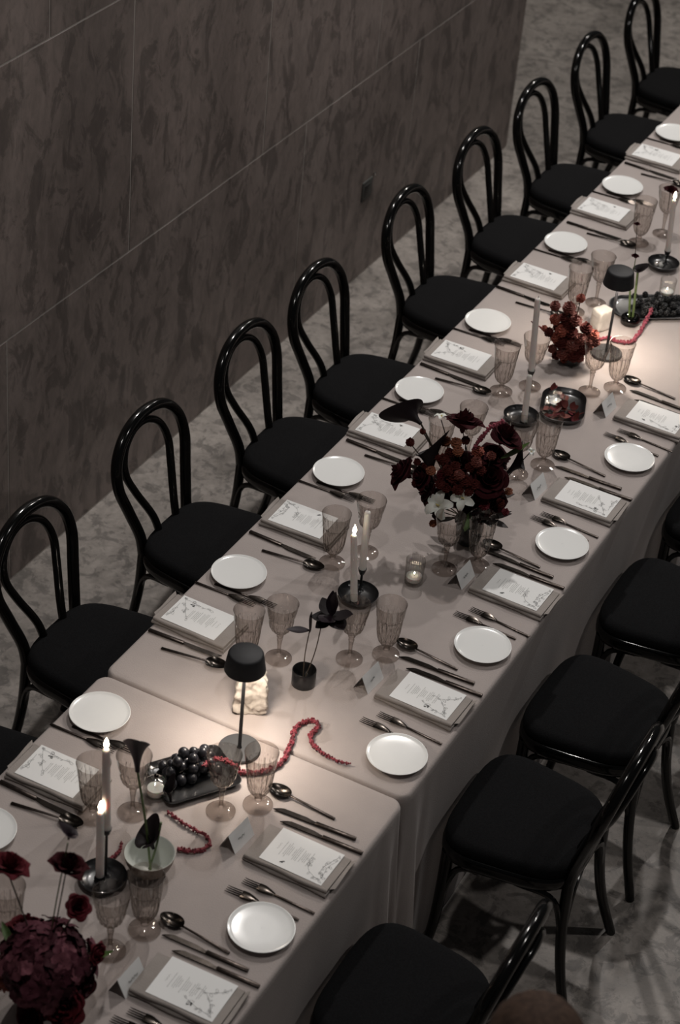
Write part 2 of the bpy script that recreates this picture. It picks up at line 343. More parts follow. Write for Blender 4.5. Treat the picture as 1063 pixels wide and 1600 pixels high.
def chair_meshes():
    m = {}
    m['back_hoop'] = [G().tube(catmull(OUT+list(reversed(mir(OUT)))[1:], 6), .0182, 12).mesh('back_hoop')]
    m['inner_hoop'] = [G().tube(catmull(INN+list(reversed(mir(INN)))[1:], 6), .0132, 10).mesh('inner_hoop')]
    m['seat_frame'] = [stack([(.93, .420), (1.0, .424), (1.025, .436), (1.025, .456), (1.0, .466), (.9, .468)]).mesh('seat_frame', angle=60)]
    m['seat_pad'] = [stack([(.96, .464), (1.0, .471), (1.003, .486), (.975, .498), (.89, .505), (.6, .510), (.2, .511)]).mesh('seat_pad', angle=75)]
    m['leg'] = []
    for s in (1, -1):
        m['leg'].append(G().tube(catmull([(-.180, s*.130, .465), (-.188, s*.142, .30), (-.212, s*.160, .15), (-.256, s*.184, 0)], 5), [.0175-.0035*i/15 for i in range(16)], 10).mesh('leg'))
        m['leg'].append(G().tube(catmull([(.152, s*.186, .440), (.156, s*.188, .28), (.164, s*.192, .14), (.184, s*.198, 0)], 5), [.0195-.0065*i/15 for i in range(16)], 10).mesh('leg'))
    m['brace'] = []
    def brace(a, b):
        a, b = Vector(a), Vector(b); mid = Vector((a.x*.72+b.x*.28, a.y*.72+b.y*.28, a.z*.22+b.z*.78))
        m['brace'].append(G().tube(catmull([a, mid, b], 6), .0095, 8).mesh('brace'))
    for s in (1, -1):
        brace((-.194, s*.147, .25), (-.05, s*.188, .424)); brace((.156, s*.188, .25), (.02, s*.195, .424))
        brace((-.194, s*.145, .25), (-.182, s*.03, .424)); brace((.156, s*.186, .25), (.178, s*.05, .424))
    return m
CH = chair_meshes(); CMAT = {'seat_pad': 'seat_fabric'}
def chair(x, y, rz, label, group):
    t = thing('dining_chair', label, 'chair', (x, y, 0), rz, group)
    for k, ms in CH.items():
        for me in ms: obj(k, me, CMAT.get(k, 'lacquer_black'), t)
ORD = ['first', 'second', 'third', 'fourth', 'fifth', 'sixth', 'seventh', 'eighth', 'ninth', 'tenth']
for i, y in enumerate([.42, 1.055, 1.695, 2.31, 2.815, 3.53, 4.15, 4.735, 5.36, 6.0]):
    if i == 0: lab = 'black bentwood chair on the wall side of the hydrangea table'
    else: lab = 'black bentwood chair on the wall side, %s from the cloth seam' % ORD[i-1]
    chair(-.682+rnd.uniform(-.003, .003), y, R(rnd.uniform(-1.5, 1.5)), lab, 'chairs along the marble wall')
for i, (y, a) in enumerate([(.345, 1), (1.105, 1), (1.635, -1), (2.22, 1), (2.81, -1)]):
    lab = 'black bentwood chair on the aisle side of the hydrangea table' if i == 0 else 'black bentwood chair on the aisle side, %s from the cloth seam' % ORD[i-1]
    chair(.680, y, R(180+a), lab, 'chairs along the aisle')

# ------------------------------------------------------------------ place settings
def place_phrase(side, i):
    who = 'wall-side' if side < 0 else 'aisle-side'
    if i < 2: return '%s %s place from the cloth seam, hydrangea table' % (ORD[1-i], who)
    return '%s %s place from the cloth seam, long table' % (ORD[i-2], who)
plate_me = G().lathe([(.001, .003), (.040, .003), (.046, .001), (.048, .001), (.050, .004), (.066, .0085), (.0785, .0138), (.0815, .0155), (.0822, .0168), (.0815, .0175), (.0800, .0172), (.0770, .0158), (.070, .0148), (.04, .0140), (.001, .0138)], 56).mesh('side_plate', angle=80)
def fork_parts():
    h = G().box((-.10, -.0042, .001), (.012, .0042, .0042)); hv = h.v
    h.v = [(x, y*(.62+.38*(min(1, max(0, (-x+.012)/.10)))), z) for x, y, z in hv]
    g = G()
    g.grid(lambda u, v: (.010+.048*v, (u-.5)*2*(.003+.0085*min(1, (v*1.5))**.8), .0035+.003*math.sin(v*2.4)+.0012*((u-.5)*2)**2), 6, 8)
    g.grid(lambda u, v: (.010+.048*v, (u-.5)*2*(.003+.0085*min(1, (v*1.5))**.8), .0020+.003*math.sin(v*2.4)+.0012*((u-.5)*2)**2), 6, 8)
    for k in range(4):
        y = -.0098+.0065*k
        g.tube([(.054, y, .0052), (.075, y, .0035), (.092, y, .003), (.100, y*1.02, .0036)], [.0016, .0015, .0012, .0007], 6)
    return h.mesh('handle', True, .0008), g.mesh('head')
def knife_parts():
    h = G().box((-.115, -.0058, .001), (-.002, .0058, .0072)).mesh('handle', True, .0016)
    g = G(); n = 14
    for i in range(n+1):
        t = i/n; x = -.004+.119*t; lo = -.0035-.006*min(1, t*4) if t < .78 else -.0095+.014*((t-.78)/.22)**1.6; hi = .0055
        if t == 1: lo = .0040
        g.v += [(x, lo, .0035), (x, hi, .0022), (x, hi, .0050), (x, lo, .0040)]
    for i in range(n):
        for k in range(4): l = (k+1) % 4; g.f.append((4*i+k, 4*i+l, 4*i+4+l, 4*i+4+k))
    g.f += [(3, 2, 1, 0), (4*n, 4*n+1, 4*n+2, 4*n+3)]
    return h, g.mesh('blade')
def spoon_parts():
    h = G().box((-.10, -.0045, .0012), (.040, .0045, .0044)); h.v = [(x, y*(.55+.45*(min(1, max(0, (.04-x)/.13)))), z+(.004 if x > 0 else 0)) for x, y, z in h.v]
    g = G()
    for dz in (0, .0011):
        g.grid(lambda u, v: (.067+.033*math.cos(2*math.pi*u)*v, .0215*math.sin(2*math.pi*u)*v*(1-.12*math.cos(2*math.pi*u)), .0012+dz+.0085*v*v), 28, 7)
    return h.mesh('handle', True, .0008), g.mesh('bowl')
FK, KN, SP = fork_parts(), knife_parts(), spoon_parts()
def cutlery(kind, tip, end, label, group, z=TZ+.0006):
    tip, end = Vector(tip), Vector(end); mid = (tip+end)/2; d = tip-end
    me = {'dinner_fork': FK, 'dinner_knife': KN, 'soup_spoon': SP}[kind]; nm = {'dinner_fork': ('handle', 'head'), 'dinner_knife': ('handle', 'blade'), 'soup_spoon': ('handle', 'bowl')}[kind]
    t = thing(kind, label, kind.split('_')[1], (mid.x, mid.y, z), math.atan2(d.y, d.x), group)
    obj(nm[0], me[0], 'steel_handle', t); obj(nm[1], me[1], 'dark_steel', t)

def fold_slab(x0, x1, w, z0, th, n=8, wob=0.0, seed=0):
    """folded cloth layer: rounded fold along -Y, open edge along +Y"""
    g = G(); sec = []; r = th/2
    for k in range(n+1): a = math.pi/2+math.pi*k/n; sec.append((-w/2+r+r*math.cos(a)*1.3, z0+r+r*math.sin(a)))
    sec += [(w/2, z0), (w/2, z0+th*.8)]
    m = 9; rs = random.Random(seed); ns = len(sec)
    for i in range(m+1):
        x = x0+(x1-x0)*i/m; dy = wob*math.sin(i*1.1+seed); dz = wob*.25*math.sin(i*.8+seed*2)
        g.v += [(x, y+dy*(.4 if y > 0 else 1), max(0, z+(dz if z > z0+.001 else 0))) for y, z in sec]
    for i in range(m):
        for k in range(ns): l = (k+1) % ns; g.f.append((i*ns+k, i*ns+l, (i+1)*ns+l, (i+1)*ns+k))
    g.f += [tuple(reversed(range(ns))), tuple(m*ns+k for k in range(ns))]
    return g
def napkin_meshes(v):
    a = fold_slab(-.120, .118, .136, .0, .0105, wob=.0022, seed=v).mesh('lower_fold', angle=50)
    b = fold_slab(-.117, .116, .130, .0095, .0105, wob=.0018, seed=v+3).mesh('upper_fold', angle=50)
    c = G()
    for k, z in enumerate((.0045, .0105, .0165)):
        c.grid(lambda u, q, z=z, k=k: (.114+.010*q+.002*k, -.05+.112*u+.01*q, z+.0035*math.sin(u*5+k*1.7+v)*q), 10, 2)
        c.grid(lambda u, q, z=z, k=k: (.114+.010*q+.002*k, -.05+.112*u+.01*q, z+.0009+.0035*math.sin(u*5+k*1.7+v)*q), 10, 2)
    return a, b, c.mesh('open_edge')
NAPK = [napkin_meshes(v) for v in range(3)]
menu_me = G().box((-.088, -.062, 0), (.088, .062, .0007)).mesh('card', False)
def strokes(segs, wdt, z=.0011):
    g = G()
    for pts in segs:
        for a, b in zip(pts, pts[1:]):
            d = Vector((b[0]-a[0], b[1]-a[1])); 
            if d.length < 1e-6: continue
            n_ = Vector((-d.y, d.x)).normalized()*wdt/2; e = d.normalized()*wdt*.3
            g.add([(a[0]-n_.x-e.x, a[1]-n_.y-e.y, z), (b[0]-n_.x+e.x, b[1]-n_.y+e.y, z), (b[0]+n_.x+e.x, b[1]+n_.y+e.y, z), (a[0]+n_.x-e.x, a[1]+n_.y-e.y, z)], [(0, 1, 2, 3)])
    return g
def menu_print(seed):
    """printed side: centred lines of small type running across the card, a drawn sprig by the diner's end. +X is the diner's end."""
    rs = random.Random(seed); text = []
    x = -.052
    for ln in range(15):
        half = rs.uniform(.010, .027); y = -half
        while y < half:
            L_ = rs.uniform(.003, .009); text.append([(x, y), (x, min(half, y+L_))]); y += L_+.0018
        x += .0046 if ln % 4 else .0085
        if x > .040: break
    heads = [[(-.064, -.010+.004*k), (-.066+.003*(k % 2), -.008+.004*k)] for k in range(6)]
    line = []; blot = []
    def sprig(x0, y0, ang, L_, nl):
        pts = []; a = ang; px_, py_ = x0, y0
        for k in range(9):
            pts.append((px_, py_)); a += rs.uniform(-.35, .35); px_ += L_/9*math.cos(a); py_ += L_/9*math.sin(a)
            px_ = min(.084, max(-.084, px_)); py_ = min(.054, max(-.054, py_))
        line.append(pts)
        for k in range(nl):
            q = rs.choice(pts); b = rs.uniform(0, 6.28); r = rs.uniform(.003, .007)
            loop = [(q[0]+r*(1-math.cos(t))*math.cos(b)-.5*r*math.sin(t)*math.sin(b), q[1]+r*(1-math.cos(t))*math.sin(b)+.5*r*math.sin(t)*math.cos(b)) for t in [2*math.pi*j/8 for j in range(9)]]
            loop = [(min(.085, max(-.085, X)), min(.055, max(-.055, Y))) for X, Y in loop]
            line.append(loop)
    sprig(.074, -.050, 1.6, .10, 12); sprig(.080, .045, -1.9, .08, 8); sprig(.07, -.048, 3.0, .09, 9)
    bx, by = rs.choice([(.02, -.042), (-.03, -.044), (.045, -.035)])
    for k in range(3):
        b = rs.uniform(0, 6.28); q = (bx+rs.uniform(-.004, .004), by+rs.uniform(-.003, .003)); blot.append([q, (q[0]+.005*math.cos(b), q[1]+.003*math.sin(b))])
    tm = strokes(text+heads, .0013).mesh('printed_text', False); lm = strokes(line, .0007).mesh('printed_sprig', False); bm_ = strokes(blot, .0032, .0012).mesh('printed_leaf', False)
    return tm, lm, bm_
PRINTS = [menu_print(s) for s in range(5)]
card_me = G()
card_h, card_w = .050, .043
for sx in (1, -1):
    card_me.add([(0, -card_w, card_h), (0, card_w, card_h), (sx*.024, card_w, 0), (sx*.024, -card_w, 0)], [(0, 1, 2, 3)])
    card_me.add([(-.0005*sx, -card_w, card_h-.0008), (-.0005*sx, card_w, card_h-.0008), (sx*.0234, card_w, 0), (sx*.0234, -card_w, 0)], [(0, 1, 2, 3)])
card_me = card_me.mesh('card', False)
def name_print(seed):
    rs = random.Random(seed); pts = []; y = -.016; n = rs.randint(5, 8)
    segs = []
    for k in range(n):
        L_ = .0042; segs.append([(0, y), (.0035*(1 if rs.random() < .5 else -1), y+L_*.3), (.0004, y+L_*.6), (-.002, y+L_)]); y += L_+.0004
    return strokes(segs, .0011, .0006).mesh('printed_name', False)
# goblets
def flute(n, amp, z0, z1):
    def f(a, z, j):
        if z < z0 or z > z1+.012: return 1
        k = abs(math.cos(a*n/2)); 
        if z > z1: return 1 - amp*max(0, k-(z-z1)/.012)*.9
        return 1 - amp*k
    return f
def goblet_meshes(kind):
    n = 72
    if kind == 'water':
        H, zb = .183, .036
        foot = [(.0388, .0010), (.039, .0022), (.0388, .0040), (.030, .0062), (.018, .0095), (.0085, .0145)]
        stem = [(.0085, .0145), (.0072, .019), (.0098, .0235), (.0100, .0265), (.0072, .030), (.0085, .0345), (.013, .038)]
        bowl = [(.013, .038), (.021, .045), (.0275, .056), (.0315, .070), (.034, .088), (.0358, .108), (.0372, .128), (.0378, .134), (.0392, .137), (.0402, .150), (.0418, .166), (.0436, H-.002), (.0440, H), (.0432, H)]
        inner = [(.0425, H-.001), (.0405, .166), (.0390, .150), (.0368, .134), (.0345, .108), (.0300, .075), (.0225, .054), (.010, .046), (.001, .045)]
        fl = flute(18, .09, .042, .134)
    else:
        H = .196
        foot = [(.0378, .0010), (.038, .0022), (.0378, .0038), (.028, .0058), (.015, .0090), (.0075, .0140)]
        stem = [(.0075, .0140), (.0060, .022), (.0052, .034), (.0058, .050), (.0072, .064), (.0085, .072), (.0062, .077), (.0098, .081), (.0100, .085), (.0078, .089), (.011, .093)]
        bowl = [(.011, .093), (.019, .098), (.0275, .107), (.0325, .118), (.0352, .131), (.0366, .145), (.0368, .150), (.0380, .153), (.0400, .164), (.0428, .178), (.0452, H-.002), (.0456, H), (.0448, H)]
        inner = [(.0441, H-.001), (.0415, .178), (.0388, .164), (.0358, .150), (.0335, .131), (.0262, .112), (.014, .103), (.001, .102)]
        fl = flute(16, .10, .096, .150)
    def fine(p): 
        o = []
        for a, b in zip(p, p[1:]): o += [a, ((a[0]+b[0])/2, (a[1]+b[1])/2)]
        return o+[p[-1]]
    return (G().lathe(fine(bowl), n, fl).mesh('bowl', angle=70), G().lathe(fine(stem), 24, lambda a, z, j: 1+.05*math.cos(6*a)).mesh('stem', angle=70), G().lathe(foot, 40).mesh('foot', angle=60))
GOB = {k: goblet_meshes(k) for k in ('water', 'wine')}
def goblet(kind, px, py, label, group='smoked goblets'):
    b = P(px, py)
    t = thing(kind+'_goblet', label, 'goblet', (b.x, b.y, TZ), rnd.uniform(0, 1), group)
    for nme, me in zip(('bowl', 'stem', 'foot'), GOB[kind]): obj(nme, me, 'smoked_glass' if nme == 'bowl' else 'smoked_plain', t)

def V2(p): return Vector((p[0], p[1]))
def setting(side, i, plate=None, menu=None, knives=(), spoon=None, forks=(), card=None, water=None, wine=None):
    ph = place_phrase(side, i); s = side; py = None
    if plate:
        c = P(*plate, TZ+.018); py = c.y; px_ = s*.372 if abs(abs(c.x)-.372) < .04 else c.x
        tag(obj('side_plate', plate_me, 'plate_white', loc=(px_, c.y, TZ+.0003)), 'white round side plate, '+ph, 'plate', 'white side plates')
    if not forks and plate:
        forks = [((-.262, py-.095), (-.461, py-.099)), ((-.210, py-.068), (-.409, py-.074))] if s < 0 else [((.24, py+.118), (.44, py+.116)), ((.232, py+.075), (.432, py+.078))]
    else: forks = [(V2(P(*a, TZ+.004)), V2(P(*b, TZ+.004))) for a, b in forks]
    for k, (a, b) in enumerate(forks):
        cutlery('dinner_fork', (*a, 0) if not isinstance(a, Vector) else (a.x, a.y, 0), (*b, 0) if not isinstance(b, Vector) else (b.x, b.y, 0), 'dark steel fork %s, %s' % (('by the napkin', 'by the plate')[k], ph), 'dark steel forks')
    for k, (a, b) in enumerate(knives):
        a, b = P(*a, TZ+.004), P(*b, TZ+.004)
        lab = 'dark steel table knife, ' if len(knives) == 1 else ('dark steel knife by the napkin, ', 'dark steel knife by the spoon, ')[k]
        cutlery('dinner_knife', (a.x, a.y, 0), (b.x, b.y, 0), lab+ph, 'dark steel knives')
    if spoon:
        a, b = P(*spoon[0], TZ+.005), P(*spoon[1], TZ+.005); cutlery('soup_spoon', (a.x, a.y, 0), (b.x, b.y, 0), 'dark steel spoon, '+ph, 'dark steel spoons')
    if menu:
        c = P(*menu, TZ+.0205); v = rnd.randrange(3); rz = R(rnd.uniform(-1.5, 1.5))
        t = thing('cloth_napkin', 'taupe folded cloth napkin, '+ph, 'napkin', (c.x-s*.008, c.y-.007, TZ), rz if s > 0 else rz, 'folded taupe napkins')
        for nme, me in zip(('lower_fold', 'upper_fold', 'open_edge'), NAPK[v]):
            obj(nme, me, 'napkin_linen', t, scale=(1 if s > 0 else -1, 1, 1))
        t = thing('menu_card', 'white printed menu card on napkin, '+ph, 'menu', (c.x, c.y, TZ+.0204), (0 if s > 0 else math.pi)+rz, 'white menu cards')
        obj('card', menu_me, 'paper', t)
        for nme, me, mt in zip(('printed_text', 'printed_sprig', 'printed_leaf'), rnd.choice(PRINTS), ('ink_pale', 'ink', 'ink_black')): obj(nme, me, mt, t)
    if card:
        a, b = P(*card[0], TZ+.05), P(*card[1], TZ+.05); c = (a+b)/2; d = b-a
        t = thing('place_card', 'white folded name card, '+ph, 'name card', (c.x, c.y, TZ+.0003), math.atan2(d.y, d.x)-math.pi/2, 'white folded name cards')
        obj('card', card_me, 'paper', t)
        obj('printed_name', name_print(i), 'ink', t, loc=(.0135, 0, .024), rot=(0, R(64.4), 0))
    if water: goblet('water', *water, 'short-stemmed smoked water goblet, '+ph)
    if wine: goblet('wine', *wine, 'tall-stemmed smoked wine goblet, '+ph)
# aisle side (knife order: by the napkin, by the spoon)
setting(1, 0, menu=(300, 1545), knives=[((274, 1485), (402, 1540)), ((258, 1460), (385, 1515))], spoon=((252, 1430), (358, 1488)), forks=[((204, 1580), (316, 1632)), ((178, 1592), (290, 1644))], card=((182, 1533), (218, 1493)), water=(226, 1453), wine=(172, 1487))
setting(1, 1, plate=(413, 1450), menu=(472, 1338), knives=[((440, 1282), (566, 1333)), ((429, 1262), (556, 1311))], spoon=((420, 1228), (524, 1279)), forks=[((380, 1375), (492, 1427)), ((354, 1387), (467, 1437))], card=((357, 1306), (387, 1276)), water=(403, 1258), wine=(345, 1268))
setting(1, 2, plate=(618, 1176), menu=(669, 1087), knives=[((637, 1043), (753, 1087)), ((625, 1025), (741, 1068))], spoon=((619, 1000), (717, 1046)), forks=[((586, 1112), (696, 1165)), ((562, 1122), (668, 1170))], card=((566, 1058), (591, 1033)), water=(603, 1023), wine=(546, 1030))
setting(1, 3, plate=(759, 1008), menu=(810, 921), knives=[((771, 879), (882, 920)), ((756, 859), (866, 903))], spoon=((756, 846), (843, 885)), forks=[((734, 950), (829, 995)), ((708, 956), (809, 999))], card=((713, 897), (735, 874)), water=(745, 884), wine=(694, 890))
setting(1, 4, plate=(865, 843), menu=(919, 779), knives=[((882, 744), (989, 782)), ((866, 727), (973, 765))], spoon=((861, 705), (948, 744)), forks=[((845, 801), (936, 840)), ((829, 806), (921, 846))], card=((828, 758), (850, 737)), water=(848, 727), wine=(807, 741))
setting(1, 5, plate=(982, 713), menu=(1027, 652), knives=[((991, 623), (1092, 660)), ((983, 608), (1084, 646))], spoon=((973, 589), (1057, 623)), forks=[((965, 671), (1052, 706)), ((943, 676), (1031, 713))], card=((939, 631), (959, 611)), water=(961, 607), wine=(921, 613))
# wall side
setting(-1, 0, plate=(-20, 1297), water=(12, 1470))
setting(-1, 1, plate=(157, 1112), menu=(89, 1205), knives=[((116, 1276), (0, 1221))], spoon=((126, 1289), (21, 1255)), water=(145, 1275), wine=(207, 1270))
setting(-1, 2, plate=(370, 891), menu=(311, 965), knives=[((346, 1027), (232, 984))], spoon=((352, 1042), (256, 1013)), water=(384, 1034), wine=(435, 1029))
setting(-1, 3, plate=(528, 735), menu=(474, 811), knives=[((494, 874), (389, 830))], spoon=((506, 889), (410, 859)), water=(519, 880), wine=(572, 864))
setting(-1, 4, plate=(655, 608), menu=(606, 671), knives=[((642, 726), (539, 686))], spoon=((660, 740), (570, 710)), water=(682, 730), wine=(730, 716))
setting(-1, 5, plate=(762, 500), menu=(721, 555), knives=[((752, 604), (655, 567))], spoon=((768, 615), (680, 590)), water=(783, 612), wine=(828, 604))
setting(-1, 6, plate=(889, 379), menu=(842, 432), knives=[((865, 479), (775, 447))], spoon=((888, 497), (805, 471)), water=(897, 488), wine=(931, 474))
setting(-1, 7, plate=(975, 289), menu=(944, 327), knives=[((974, 375), (884, 346))], spoon=((996, 386), (916, 363)), water=(998, 380), wine=(1035, 366))
setting(-1, 8, plate=(1048, 204), menu=(1027, 242), knives=[((1060, 281), (974, 253))], spoon=((1078, 292), (1000, 270)))

# ------------------------------------------------------------------ table lamps
def table_lamp(px, py, label):
    b = P(px, py); t = thing('table_lamp', label, 'lamp', (b.x, b.y, TZ), 0, 'black cordless table lamps')
    obj('base', cached('lb', lambda: G().lathe([(.001, 0), (.053, 0), (.056, .002), (.056, .008), (.054, .010), (.001, .0105)], 48).mesh('base')), 'lamp_base_grey', t)
    obj('stem', cached('ls', lambda: G().lathe([(.007, .010), (.0048, .018), (.0048, .312)], 16).mesh('stem')), 'lamp_black', t)
    sh = obj('shade', cached('lsh', lambda: G().lathe([(.001, .3345), (.040, .3345), (.0445, .332), (.0465, .328), (.0535, .283), (.0540, .280), (.0525, .280), (.0455, .325), (.001, .327)], 56).mesh('shade', angle=50)), 'lamp_black', t)
    obj('diffuser', cached('ld', lambda: G().lathe([(.001, .294), (.046, .294), (.0495, .297), (.046, .3)], 40).mesh('diffuser')), 'lamp_diffuser', t)
    l = bpy.data.lights.new('lamp_light', 'AREA'); l.shape = 'DISK'; l.size = .085; l.energy = 1.35; l.color = (1, .88, .76); l.spread = R(150)
    lo = bpy.data.objects.new('lamp_light', l); COL.objects.link(lo); lo.location = (0, 0, .290); lo.parent = t
    return b
table_lamp(374, 1172, 'black mushroom table lamp beside the rough stone and the grape tray')
table_lamp(947, 553, 'black mushroom table lamp beside the smooth white block and rust flowers')

# ------------------------------------------------------------------ stone blocks
def rock(px, py, sx, sy, h, rz, amp, label, mat, seed):
    b = P(px, py); g = G(); n = 12; off = Vector((seed*3.1, seed*1.7, 0))
    def face(fn):
        def f(u, v):
            p_ = Vector(fn(u, v)); c = Vector((p_.x/(sx/2), p_.y/(sy/2), (p_.z-h/2)/(h/2)))
            rnd_ = (abs(c.x)**8+abs(c.y)**8+abs(c.z)**8)**(1/8); c /= max(1, rnd_)
            q = Vector((c.x*sx/2, c.y*sy/2, h/2+c.z*h/2))
            d = noise.noise(q*38+off)*amp+noise.noise(q*90+off)*amp*.5+noise.noise(q*16+off)*amp*.7
            dirn = Vector((c.x, c.y, c.z*.4)); q += dirn*d
            q.x *= 1-.10*(q.z/h); 
            return (q.x, q.y, max(0, q.z))
        g.grid(f, n*2, n*2)
    a, c = sx/2, sy/2
    face(lambda u, v: (-a+2*a*u, -c, h*v)); face(lambda u, v: (a-2*a*u, c, h*v)); face(lambda u, v: (a, -c+2*c*u, h*v)); face(lambda u, v: (-a, c-2*c*u, h*v))
    face(lambda u, v: (-a+2*a*u, -c+2*c*v, h)); face(lambda u, v: (-a+2*a*u, c-2*c*v, 0))
    me = g.mesh('stone_block', True); bm = bmesh.new(); bm.from_mesh(me); bmesh.ops.remove_doubles(bm, verts=bm.verts, dist=.0004); bmesh.ops.recalc_face_normals(bm, faces=bm.faces); bm.to_mesh(me); bm.free()
    tag(obj('stone_block', me, mat, loc=(b.x, b.y, TZ), rot=(0, 0, R(rz))), label, 'stone')
rock(391, 1109, .088, .050,   .130, 24, .0095, 'rough broken pale travertine block standing behind the lamp by the seam', 'travertine', 1)
rock(938, 513, .070, .052, .082, 62, .002, 'smooth white marble block beside the lamp and rust flowers', 'white_stone', 2)

# ------------------------------------------------------------------ candles
def holder(px, py, label, stem_px, low_px=None, cup_px=None):
    """black dish with a tall stemmed cup and, in front of it, a low socket"""
    b = P(px, py); t = thing('candle_holder', label, 'candle holder', (b.x, b.y, TZ), 0, 'black dish candle holders')
    obj('dish', cached('cd', lambda: G().lathe([(.001, 0), (.034, 0), (.050, .006), (.0585, .017), (.060, .0225), (.0585, .0232), (.0555, .018), (.046, .0095), (.030, .006), (.001, .0055)], 56).mesh('dish', angle=60)), 'dish_black', t)
    s = P(*stem_px, TZ+.006); sl = (s.x-b.x, s.y-b.y, 0)
    d = Vector(sl); 
    if d.length > .036: sl = tuple(d.normalized()*.036)
    wp = Vector((b.x+sl[0], b.y+sl[1], TZ)); h = max(.06, PV(cup_px[0], cup_px[1], wp).z-TZ)
    obj('stem', G().lathe([(.012, .006), (.0075, .0085), (.0040, .013), (.0038, h-.024), (.006, h-.020)], 14, c=sl).mesh('stem'), 'dish_black', t)
    obj('cup', G().lathe([(.003, h-.022), (.0075, h-.019), (.0115, h-.008), (.0128, h), (.0112, h), (.0105, h-.006), (.001, h-.006)], 18, c=sl).mesh('cup', angle=50), 'dish_black', t)
    low = None
    if low_px:
        s2 = P(*low_px, TZ+.008); d2 = Vector((s2.x-b.x, s2.y-b.y, 0))
        if d2.length > .032: d2 = d2.normalized()*.032
        obj('socket', G().lathe([(.014, .005), (.0135, .010), (.0118, .018), (.0112, .018), (.0112, .010), (.001, .010)], 18, c=tuple(d2)).mesh('socket', angle=50), 'dish_black', t)
        low = Vector((b.x+d2.x, b.y+d2.y, TZ+.0102))
    return Vector((b.x+sl[0], b.y+sl[1], TZ+h-.0058)), low
flame_me = G().lathe([(.0008, 0), (.0040, .003), (.0060, .009), (.0058, .015), (.0040, .022), (.0018, .028), (.0002, .032)], 12).mesh('flame')
def taper(base, top_px, lit, label):
    top = PV(top_px[0], top_px[1], base); h = top.z-base.z
    # upright within a few millimetres, as a candle leans in its cup
    lean = Vector((top.x-base.x, top.y-base.y, 0)); lean = lean if lean.length < .02 else lean.normalized()*.02
    t = thing('taper_candle', label, 'candle', base, 0, 'pale taper candles')
    pts = [lean*k/6+Vector((0, 0, h*k/6)) for k in range(7)]
    obj('wax', G().tube(pts[:-1]+[pts[-1]-Vector((0, 0, .008)), pts[-1]-Vector((0, 0, .002)), pts[-1]], [.0106, .0105, .0103, .0101, .0099, .0097, .0094, .008, .004], 16).mesh('wax', angle=70), 'candle_wax', t)
    obj('wick', G().tube([pts[-1]-Vector((0, 0, .001)), pts[-1]+Vector((.0005, 0, .005)), pts[-1]+Vector((.0015, 0, .009))], .0008, 6).mesh('wick'), 'wick', t)
    if lit: obj('flame', flame_me, 'flame', t, loc=pts[-1]+Vector((.0005, 0, .003)))
hi, lo = holder(160, 1377, 'black dish candle holder beside the white bowl and hydrangea', (165, 1368), (156, 1372), (168, 1294))
taper(hi, (166, 1170), True, 'lit pale taper on the tall stem beside the white bowl')
taper(lo, (157, 1268), True, 'lit pale taper low in the dish beside the white bowl')
hi, lo = holder(559, 935, 'black dish candle holder between the bud vase and ribbed votive', (563, 922), (550, 946), (565, 888))
taper(hi, (575, 799), False, 'unlit pale taper on the tall stem between bud vase and votive')
taper(lo, (551, 835), True, 'pale taper with a tiny flame low in the dish by the bud vase')
hi, lo = holder(814, 656, 'black dish candle holder beside the big rose bouquet and oval tray', (824, 640), (819, 662), (829, 578))
taper(hi, (841, 466), False, 'unlit pale taper on the tall stem behind the rose bouquet')
taper(lo, (828, 586), False, 'unlit pale taper low in the dish behind the rose bouquet')
hi, lo = holder(1036, 417, 'black dish candle holder beside the blackberry tray and clear votive', (1040, 412), None, (1049, 392))
taper(hi, (1054, 312), True, 'lit pale taper beside the blackberry tray')

# ------------------------------------------------------------------ votives, trays, vases
def votive(px, py, h, r, label, z=TZ, glow=True):
    b = P(px, py, z); t = thing('votive_glass', label, 'candle glass', (b.x, b.y, z), 0, 'ribbed glass votives')
    obj('glass', G().lathe([(r*.86, .001), (r*.94, .004), (r*.96, h*.5), (r, h), (r*.96, h), (r*.90, h*.5), (r*.86, .012), (.001, .011)], 96, lambda a, z_, j: 1+.018*math.cos(24*a)).mesh('glass', angle=80), 'clear_glass', t)
    obj('wax', G().lathe([(.001, .0125), (r*.80, .0125), (r*.82, h*.30), (r*.78, h*.31), (.001, h*.30)], 24).mesh('wax', angle=50), 'votive_wax', t)
    obj('wick', G().tube([(0, 0, h*.29), (.0004, 0, h*.36), (.001, 0, h*.40)], .0007, 6).mesh('wick'), 'wick', t)
    if glow: obj('flame', flame_me, 'flame', t, loc=(0, 0, h*.36), scale=.32)
votive(646, 910, .086, .029, 'ribbed clear glass votive standing between bouquet and twin candles')
votive(1041, 462, .070, .030, 'clear glass votive standing at the blackberry tray')
def tray(c, sx, sy, rz, rc, label, depth=.016):
    def outline(k, n=12):
        o = []; a, b = sx/2*k, sy/2*k; r = rc*k
        for cx, cy, a0 in ((a-r, b-r, 0), (-a+r, b-r, 90), (-a+r, -b+r, 180), (a-r, -b+r, 270)):
            for i in range(n): t = R(a0+90*i/(n-1)); o.append((cx+r*math.cos(t), cy+r*math.sin(t)))
        return o
    g = G(); lv = [(.80, 0), (.84, .001), (.93, depth*.35), (1.0, depth), (.985, depth*1.03), (.96, depth*.9), (.89, depth*.42), (.80, .004)]; n = 48
    for k, z in lv: g.v += [(x, y, z) for x, y in outline(k)]
    for j in range(len(lv)-1):
        for i in range(n): q = (i+1) % n; g.f.append((j*n+i, j*n+q, (j+1)*n+q, (j+1)*n+i))
    g.f += [tuple(reversed(range(n))), tuple((len(lv)-1)*n+i for i in range(n))]
    return tag(obj('serving_tray', g.mesh('serving_tray', angle=50), 'dish_black', loc=(c[0], c[1], TZ+.0002), rot=(0, 0, R(rz))), label, 'tray')
